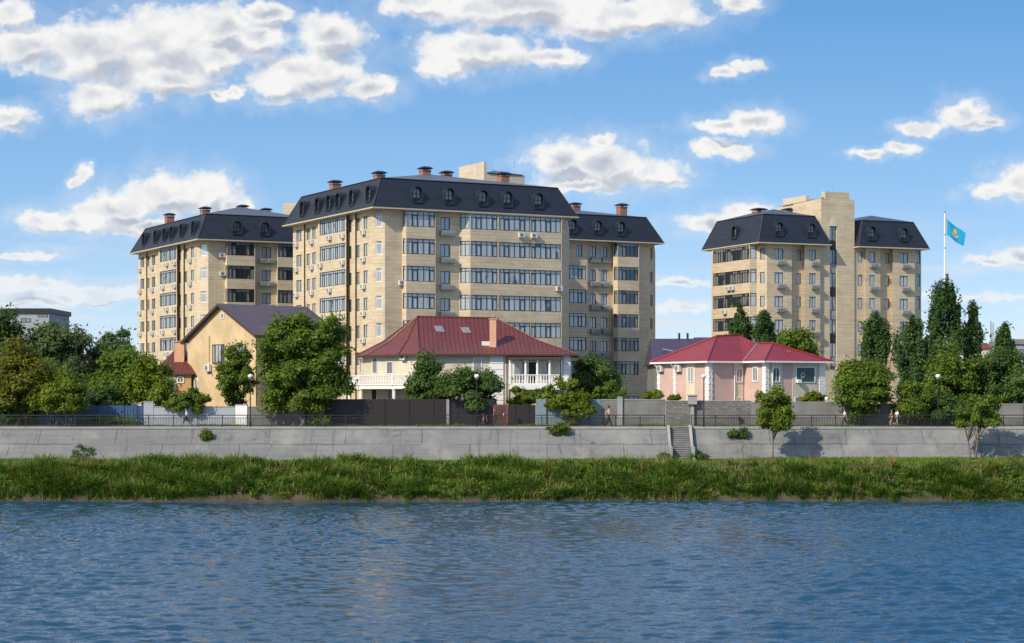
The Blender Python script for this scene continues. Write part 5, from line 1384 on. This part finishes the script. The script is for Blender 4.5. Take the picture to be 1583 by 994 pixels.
T('shrub', 'bright sprawling yellow-green shrub covering the pale blue fence', 'shrub', 834, 926, 600, 658, 190.2, 'leaf_yellow', 117, None, kind='bush', leaves=8500, size=.15, trunk=False, depth=1.0, open_=.12)
T('broadleaf_tree', 'dark tree at the foot of the set-back apartment block', 'tree', 880, 962, 543, 630, 212, 'leaf_dark', 118, None, leaves=12000, size=.2)
T('shrub', 'olive bush leaning over the concrete wall left of its small pier', 'shrub', 915, 968, 590, 622, 195, 'leaf_mid', 119, None, kind='bush', leaves=3500, size=.15, trunk=False)
T('shrub', 'bright low bush behind the wall at the left corner of the pink house', 'shrub', 985, 1062, 602, 624, 194, 'leaf_yellow', 120, None, kind='bush', leaves=4500, size=.13, trunk=False, depth=1.0)
T('shrub', 'small green bush below the dark picture window of the pink house', 'shrub', 1232, 1280, 606, 626, 194, 'leaf_yellow', 121, None, kind='bush', leaves=3000, size=.13, trunk=False, depth=.8)
# behind the pink house
GP = 'trees between the pink house and the right-hand block'
T('conifer_tree', 'dark narrow conifer directly behind the top of the red roof', 'tree', 1118, 1166, 475, 560, 238, 'leaf_poplar', 122, GP, kind='poplar', leaves=6000, size=.2, clumps=26, cl_r=.6)
T('conifer_tree', 'shorter dark conifer right of the narrow one behind the red roof', 'tree', 1160, 1203, 480, 560, 236, 'leaf_poplar', 123, GP, kind='poplar', leaves=6000, size=.2, clumps=26, cl_r=.6)
T('broadleaf_tree', 'rounded mid-green tree beside the stepped stair tower', 'tree', 1193, 1268, 501, 590, 234, 'leaf_mid', 124, GP, leaves=9000, size=.21)
# right mass
T('broadleaf_tree', 'full green tree just right of the pink house', 'tree', 1281, 1385, 545, 656, 190.6, 'leaf_mid', 125, GR, leaves=21000, size=.17, depth=2.4)
T('poplar_tree', 'bushy poplar in front of the right wing of the block', 'tree', 1322, 1384, 482, 610, 226, 'leaf_poplar', 126, GR, kind='poplar', leaves=10000, size=.2)
T('poplar_tree', 'dark poplar at the right corner of the apartment block', 'tree', 1372, 1446, 488, 625, 221, 'leaf_poplar', 127, GR, kind='poplar', leaves=12000, size=.2)
T('poplar_tree', 'tallest dark poplar, its tips reaching in front of the flagpole', 'tree', 1428, 1496, 424, 620, 219, 'leaf_poplar', 128, GR, kind='poplar', leaves=19000, size=.2, clumps=75, cl_r=.7)
T('poplar_tree', 'narrower poplar attached right of the tallest one', 'tree', 1484, 1522, 468, 600, 221, 'leaf_poplar', 129, GR, kind='poplar', leaves=8000, size=.2, cl_r=.6)
T('broadleaf_tree', 'broad yellow-green tree under the tallest poplar', 'tree', 1420, 1520, 536, 650, 201, 'leaf_mid', 130, GR, leaves=17000, size=.19)
T('broadleaf_tree', 'large dark round tree near the right edge', 'tree', 1492, 1592, 524, 645, 203, 'leaf_dark', 131, GR, leaves=19000, size=.19)
T('broadleaf_tree', 'dark tree cut off by the right edge of the photograph', 'tree', 1560, 1670, 548, 650, 200, 'leaf_dark', 132, GR, leaves=16000, size=.19)
T('poplar_tree', 'distant dark poplar beside the far-right grey building', 'tree', 1533, 1573, 505, 600, 240, 'leaf_poplar', 133, GR, kind='poplar', leaves=7000, size=.22, clumps=24, cl_r=.7)
T('shrub', 'light green tall bush behind the railing left of the right lamp post', 'shrub', 1374, 1456, 584, 662, 190.1, 'leaf_mid', 134, GR, kind='bush', leaves=12000, size=.15, trunk=False, depth=1.4)
T('shrub', 'dark bush behind the railing right of the right lamp post', 'shrub', 1436, 1492, 604, 662, 190.1, 'leaf_dark', 135, GR, kind='bush', leaves=7000, size=.15, trunk=False, depth=1.3)
# bank trees
T('young_tree', 'slender single-stemmed young tree on the bank right of the stairs', 'tree', 1162, 1233, 595, 680, 181.6, 'leaf_yellow', 136, GB, leaves=9500, size=.14, base_z=3.3, trunk_px=1193, trunk_mat='bark_grey', clumps=55, cl_r=.5)
T('young_tree', 'young twin-stemmed tree on the bank near the right edge', 'tree', 1476, 1554, 599, 676, 181.6, 'leaf_mid', 137, GB, leaves=9000, size=.14, base_z=3.3, trunk_px=1504, trunk_mat='bark_grey', clumps=55, cl_r=.5, stems=2)
# plants rooted in the embankment wall
GE = 'tufts rooted along the embankment wall'
T('hanging_plant', 'green tuft hanging over the wall top left of the big round tree', 'plant', 307, 330, 662, 682, 185.0, 'leaf_mid', 138, GE, kind='bush', leaves=1600, size=.09, trunk=False, base_z=4, depth=.4)
T('hanging_plant', 'wide green tuft spilling over the wall below the sprawling shrub', 'plant', 843, 882, 652, 673, 185.2, 'leaf_mid', 139, GE, kind='bush', leaves=2400, size=.10, trunk=False, base_z=4, depth=.45)
T('hanging_plant', 'green tuft with trailing stems on the wall right of the stairs', 'plant', 1120, 1162, 659, 678, 185.1, 'leaf_dark', 140, GE, kind='bush', leaves=1900, size=.10, trunk=False, base_z=4, depth=.45)
T('shrub', 'little bush at the foot of the stairs, on their left side', 'shrub', 1019, 1044, 695, 714, 182.2, 'leaf_dark', 141, GE, kind='bush', leaves=1500, size=.09, trunk=False, base_z=3, depth=.5)
T('shrub', 'little bush at the foot of the stairs, on their right side', 'shrub', 1066, 1096, 696, 714, 182.2, 'leaf_dark', 142, GE, kind='bush', leaves=1500, size=.09, trunk=False, base_z=3, depth=.5)
T('shrub', 'feathery pale shrub standing on the bank against the wall at left', 'shrub', 106, 152, 687, 716, 181.2, 'leaf_blue', 143, None, kind='bush', leaves=1800, size=.10, trunk=False, base_z=3, depth=.6, open_=.3)
T('shrub', 'shady shrub filling the gap under the far-left trees', 'shrub', -20, 70, 612, 660, 190.9, 'leaf_dark', 144, GL, kind='bush', leaves=7000, size=.16, trunk=False, depth=1.0)
T('shrub', 'low weeds growing along the foot of the blue fence', 'shrub', 100, 220, 640, 664, 190.6, 'leaf_yellow', 145, None, kind='bush', leaves=4500, size=.11, trunk=False, depth=.5, open_=.2, clumps=40, cl_r=.45)
T('broadleaf_tree', 'dark tree filling the gap left of the blue gabled house', 'tree', 40, 120, 548, 640, 200, 'leaf_dark', 146, GL, leaves=11000, size=.19)
# stakes of the small promenade tree
for (a, lab) in ((84.5, 'short left prop leaning on the staked promenade tree'), (101.5, 'long upright right stake of the promenade tree')):
    q = MB(); x = Xat(a, 188.4); t = Xat(91, 188.4)
    if a < 90: q.tube([(x, 188.4, GZ), (t - .05, 188.45, GZ + .75)], .045, 6)
    else: q.tube([(x, 188.4, GZ), (x, 188.4, GZ + 1.6)], .045, 6); q.tube([(x - .06, 188.4, GZ + .1), (t + .05, 188.45, GZ + .75)], .04, 6)
    tag(q.build('tree_stake', 'wood'), lab, 'stake')

# ---- grass: blades as one mesh per sward
def blades(name, X, Y, Z, H, mat, r, width=0.045, lean=0.5, seg=3, wind=(0.35, -0.25), az=None):
    n_ = len(X); az = r.uniform(0, 6.28, n_) if az is None else az
    ld = np.stack([np.cos(az) * lean + wind[0], np.sin(az) * lean + wind[1]], 1) * r.uniform(.3, 1.5, (n_, 1))
    side = np.stack([-ld[:, 1], ld[:, 0]], 1) + r.normal(size=(n_, 2)) * .3; side /= np.maximum(np.linalg.norm(side, axis=1, keepdims=True), 1e-5)
    V_ = np.zeros((n_, (seg + 1) * 2, 3), np.float32)
    for i in range(seg + 1):
        u = i / seg; bend = u ** 2
        cx = X + ld[:, 0] * H * bend; cy = Y + ld[:, 1] * H * bend
        cz = Z + H * (u - 0.42 * np.minimum(1.6, np.linalg.norm(ld, axis=1)) * u ** 3)
        w_ = width * (1 - 0.92 * u ** 1.5) / 2
        for s_, k in ((-1, 0), (1, 1)):
            V_[:, i * 2 + k, 0] = cx + side[:, 0] * w_ * s_; V_[:, i * 2 + k, 1] = cy + side[:, 1] * w_ * s_; V_[:, i * 2 + k, 2] = cz
    b0 = np.arange(n_)[:, None, None] * ((seg + 1) * 2)
    q = np.array([[2 * i, 2 * i + 1, 2 * i + 3, 2 * i + 2] for i in range(seg)])[None]
    return np_mesh(name, V_.reshape(-1, 3), (b0 + q).reshape(-1, 4), mat)
nt = 5600                                           # tussocks, each a spray of arching blades
TX = nrng.uniform(-72, 72, nt); tu = nrng.uniform(0.02, 1.06, nt) ** 0.92
TY = edge_at(TX) + (crest_at(TX) - edge_at(TX)) * tu
keep = ~((tu < 0.02 + 0.06 * vnoise(TX, 23, 0.35)) & (nrng.random(nt) < 0.45)); keep &= ~((tu > 0.78) & ((TX > 11) | (TX < -36)) & (nrng.random(nt) < 0.9)); TX, TY, tu = TX[keep], TY[keep], tu[keep]; nt = len(TX)
big = np.clip(0.5 + 0.6 * vnoise(TX + 5, 41, 0.45) + 0.4 * vnoise(TX * .7 + TY * 2, 42, 0.9), 0, 1)
hump = np.clip((13 - np.abs(TX + 36)) / 10, 0, 1); rightf = np.clip((TX - 8) / 25, 0, 1)
TH = (0.50 + 1.05 * big + 0.35 * hump) * (1 - 0.22 * rightf) * np.where(tu > 0.93, 0.72, 1.0) * nrng.uniform(.75, 1.25, nt)
per = 34
bi = np.repeat(np.arange(nt), per); n_ = len(bi)
az_ = nrng.uniform(0, 6.28, n_); rr_ = nrng.uniform(0, 0.42, n_)
X_ = TX[bi] + np.cos(az_) * rr_; Y_ = TY[bi] + np.sin(az_) * rr_ * 0.7
H_ = TH[bi] * nrng.uniform(0.5, 1.15, n_)
tag(blades('tall_grass', X_, Y_, bank_z(X_, Y_) - 0.03, H_, 'blade', nrng, 0.11, lean=0.68, seg=4, wind=(0.12, -0.22), az=az_ + nrng.normal(size=n_) * .5), 'tall unmown grass and reeds covering the river bank', 'grass', kind='stuff')
WX = nrng.uniform(-70, 70, 130); wu = nrng.uniform(0.05, 1.0, 130); WY = edge_at(WX) + (crest_at(WX) - edge_at(WX)) * wu
wi = np.repeat(np.arange(130), 170); d_ = unit(nrng, len(wi)); wr = nrng.uniform(.3, .75, 130)[wi][:, None] * nrng.uniform(.2, 1, (len(wi), 1)) ** .5
pc = np.stack([WX[wi], WY[wi], bank_z(WX, WY)[wi] + .45], 1) + d_ * wr * np.array([1.3, 1, .9]); nn_ = d_ + np.array([0, -.2, .7]); nn_ /= np.linalg.norm(nn_, axis=1, keepdims=True)
co = leaf_quads(pc, nn_, .11, nrng, .5, .3)
tag(np_mesh('bank_weeds', co, np.arange(len(co)).reshape(-1, 4), 'leaf_mid'), 'broad-leaved weeds growing through the bank grass', 'weeds', kind='stuff')
nd = 520; DX = nrng.uniform(-72, 72, nd); du = nrng.uniform(0.05, 1.05, nd); DY = edge_at(DX) + (crest_at(DX) - edge_at(DX)) * du
sel = nrng.random(nd) < np.clip(0.45 + 0.6 * vnoise(DX, 51, 0.3), 0.05, 1); DX, DY = DX[sel], DY[sel]
bi = np.repeat(np.arange(len(DX)), 14); az_ = nrng.uniform(0, 6.28, len(bi))
X_ = DX[bi] + np.cos(az_) * .2; Y_ = DY[bi] + np.sin(az_) * .2
tag(blades('dry_stalks', X_, Y_, bank_z(X_, Y_), nrng.uniform(.7, 1.55, len(bi)), 'straw', nrng, 0.06, lean=.45, seg=4, wind=(.1, -.1), az=az_), 'dry straw-coloured stalks scattered through the bank grass', 'grass', kind='stuff')
n_ = 80000
X_ = nrng.uniform(-72, 72, n_); Y_ = nrng.uniform(177.8, 184.0, n_); keep = (Y_ < 183.5) | (nrng.random(n_) < .3)
path = (X_ > Xat(1080, 182)) & (X_ < Xat(1165, 182)) & (Y_ > 181.6)
keep &= ~(path & (nrng.random(n_) < .8)); X_, Y_ = X_[keep], Y_[keep]
tag(blades('lawn', X_, Y_, np.minimum(bank_z(X_, Y_), 3.62) - .02, nrng.uniform(.10, .30, len(X_)), 'lawn', nrng, 0.05, seg=2), 'short bright grass between the reeds and the embankment wall', 'grass', kind='stuff')
n_ = 26000
X_ = nrng.uniform(-66, 66, n_); Y_ = nrng.uniform(190.2, 191.15, n_)
H_ = nrng.uniform(.10, .34, n_) * (0.7 + 0.6 * np.clip(vnoise(X_, 31, .6), -0.8, 1))
tag(blades('verge_grass', X_, Y_, np.full(n_, GZ), H_, 'lawn', nrng, 0.045, seg=2), 'thin strip of weeds along the foot of the fences', 'grass', kind='stuff')

# ------------------------------------------------------------------ people
def person(px, Y, hgt, label, facing, shirt, legs, shorts=False, stride=1.0, arm=1.0, hair='hair_dark', group='people walking on the promenade', turn=0.0, reach=False):
    s_ = hgt / 1.75
    J = {}; E = []
    def j(n_, x, y, z, r_, part): J[n_] = (x, y, z, r_, part)
    st_ = stride
    j('pelvis', 0, 0, .95, .135, 'leg'); j('waist', .01, 0, 1.10, .125, 'torso'); j('chest', .03, 0, 1.32, .145, 'torso'); j('neckb', .03, 0, 1.47, .075, 'torso')
    j('neck', .045, 0, 1.54, .052, 'skin'); j('jaw', .065, 0, 1.60, .075, 'skin'); j('crown', .05, 0, 1.70, .078, 'skin')
    E += [('pelvis', 'waist'), ('waist', 'chest'), ('chest', 'neckb'), ('neckb', 'neck'), ('neck', 'jaw'), ('jaw', 'crown')]
    j('nose', .145, 0, 1.635, .014, 'skin'); E.append(('jaw', 'nose'))
    for sd_, sg in (('l', 1), ('r', -1)):
        f = st_ * sg
        j('hip' + sd_, 0, .095 * sg, .90, .098, 'leg'); j('knee' + sd_, .05 + .20 * f, .10 * sg, .50, .062, 'shin' if shorts else 'leg'); j('ank' + sd_, -.02 + .36 * f if f > 0 else -.06 + .46 * f, .10 * sg, .10 if f > 0 else .16, .042, 'shin' if shorts else 'leg')
        ax = J['ank' + sd_][0]; j('heel' + sd_, ax - .03, .10 * sg, .05 if f > 0 else .11, .04, 'shoe'); j('toe' + sd_, ax + .18, .11 * sg, .035, .033, 'shoe')
        E += [('pelvis', 'hip' + sd_), ('hip' + sd_, 'knee' + sd_), ('knee' + sd_, 'ank' + sd_), ('ank' + sd_, 'heel' + sd_), ('heel' + sd_, 'toe' + sd_)]
        a = -arm * sg * st_
        j('sh' + sd_, .02, .185 * sg, 1.42, .066, 'torso'); j('elb' + sd_, .0 + .14 * a, .225 * sg, 1.14, .044, 'skin'); j('wri' + sd_, .09 + .26 * a, .215 * sg, .93, .029, 'skin')
        if reach and sg > 0: J['elb' + sd_] = (.22, .21 * sg, 1.20, .044, 'skin'); J['wri' + sd_] = (.46, .16 * sg, 1.16, .029, 'skin')
        wx, wy, wz = J['wri' + sd_][:3]
        dx, dz = wx - J['elb' + sd_][0], wz - J['elb' + sd_][2]; ln = math.hypot(dx, dz); dx, dz = dx / ln, dz / ln
        j('palm' + sd_, wx + dx * .07, wy, wz + dz * .07, .033, 'skin')
        E += [('chest', 'sh' + sd_), ('sh' + sd_, 'elb' + sd_), ('elb' + sd_, 'wri' + sd_), ('wri' + sd_, 'palm' + sd_)]
        for i, (o_, l_) in enumerate(((-.030, .075), (-.010, .088), (.010, .082), (.030, .062))):
            j(f'f{i}' + sd_, wx + dx * (.09 + l_) + .012, wy - sg * (.012 + .006 * i), wz + dz * (.09 + l_) + o_ * .5, .009, 'skin'); E.append(('palm' + sd_, f'f{i}' + sd_))
        j('th' + sd_, wx + dx * .08 + .045, wy - sg * .02, wz + dz * .08 + .01, .011, 'skin'); E.append(('palm' + sd_, 'th' + sd_))
    names = list(J); idx = {n_: i for i, n_ in enumerate(names)}
    ang = (0 if facing > 0 else math.pi) + turn; ca, sa = math.cos(ang), math.sin(ang)
    base = Vector((Xat(px, Y), Y, GZ + .006))
    me = bpy.data.meshes.new('person')
    co = []
    for n_ in names:
        x, y, z = J[n_][:3]; x, y, z = x * s_, y * s_, z * s_; co.append((x * ca - y * sa, x * sa + y * ca, z))
    me.from_pydata(co, [(idx[a], idx[b_]) for a, b_ in E], [])
    tmp = bpy.data.objects.new('person_tmp', me); COL.objects.link(tmp)
    md = tmp.modifiers.new('skin', 'SKIN'); md.branch_smoothing = 0.6
    for i, n_ in enumerate(names):
        v = me.skin_vertices[0].data[i]; v.radius = (J[n_][3] * s_, J[n_][3] * s_); v.use_root = (n_ == 'pelvis')
    sb = tmp.modifiers.new('sub', 'SUBSURF'); sb.levels = 2; sb.render_levels = 2
    dg = bpy.context.evaluated_depsgraph_get(); dg.update()
    m2 = bpy.data.meshes.new_from_object(tmp.evaluated_get(dg)); bpy.data.objects.remove(tmp)
    m2.materials.clear()
    mats = ['skin', shirt, legs, 'shoe']
    for k in mats: m2.materials.append(MATS[k])
    pm = {'skin': 0, 'torso': 1, 'leg': 2, 'shin': 0, 'shoe': 3}
    segs = [(np.array(co[idx[a]]), np.array(co[idx[b_]]), J[a][4], J[b_][4]) for a, b_ in E]
    for p in m2.polygons:
        c = np.array(p.center); best = (9, 0)
        for (a, b_, pa, pb) in segs:
            d = b_ - a; u = float(np.clip(np.dot(c - a, d) / max(1e-9, np.dot(d, d)), 0, 1)); ds = np.linalg.norm(c - a - d * u)
            if ds < best[0]: best = (ds, pm[pa] if u < 0.55 else pm[pb])
        p.material_index = best[1]; p.use_smooth = True
    o = bpy.data.objects.new('person', m2); COL.objects.link(o); o.location = base
    low = min(v.co.z for v in m2.vertices); o.location.z = GZ + .006 - low
    tag(o, label, 'person', group)
    # hair as a cap on the head, eyes as two dots
    hx, hy = .05 * s_ * ca, .05 * s_ * sa
    bm = bmesh.new(); bmesh.ops.create_uvsphere(bm, u_segments=14, v_segments=10, radius=.112 * s_)
    for v in bm.verts: v.co.z = v.co.z * 1.0 + 1.685 * s_; v.co.x += hx - .022 * s_ * ca; v.co.y += hy - .022 * s_ * sa
    bmesh.ops.bisect_plane(bm, geom=bm.verts[:] + bm.edges[:] + bm.faces[:], plane_co=(hx, hy, 1.655 * s_), plane_no=(.75 * ca, .75 * sa, -1), clear_outer=True)
    hm = bpy.data.meshes.new('hair'); bm.to_mesh(hm); bm.free(); hm.materials.append(MATS[hair]); ho = bpy.data.objects.new('hair', hm); COL.objects.link(ho); ho.parent = o
    for sg in (1, -1):
        q = MB(); ex, ey = .132 * s_, .034 * s_ * sg
        q.lathe((ex * ca - ey * sa, ex * sa + ey * ca, 1.66 * s_), [(.004, -.008), (.010, 0), (.004, .008)], 8)
        e = q.build('eye', 'black_void'); e.parent = o
    return o
person(288.5, 187.9, 1.78, 'person in a white shirt and dark trousers striding left by the white wall', -1, 'shirt_white', 'trousers_dark', stride=1.05)
person(941, 187.9, 2.0, 'person in a dusty pink top with dark trousers walking by the concrete wall', 1, 'shirt_pink', 'trousers_dark', stride=1.0, turn=.5)
person(1306, 187.9, 1.72, 'person in a white shirt and dark trousers walking left under the green tree', -1, 'shirt_white', 'trousers_dark', stride=.8)
person(1386.5, 187.7, 1.72, 'person in a white shirt and blue shorts walking behind the right railing', 1, 'shirt_white', 'shorts_blue', shorts=True, stride=.55, turn=.4)
person(1379, 188.6, 1.66, 'person in tan clothes just left of the one in blue shorts, arm held forward', -1, 'shirt_tan', 'shirt_tan', shorts=True, stride=.6, reach=True)
person(747.5, 190.0, 1.22, 'small child in a red top standing by the brown fence near the gate', -1, 'shirt_red', 'cloth_grey', stride=.25)
person(751.5, 190.2, 1.10, 'small child in grey beside the child in red', 1, 'cloth_grey', 'trousers_dark', stride=.2)
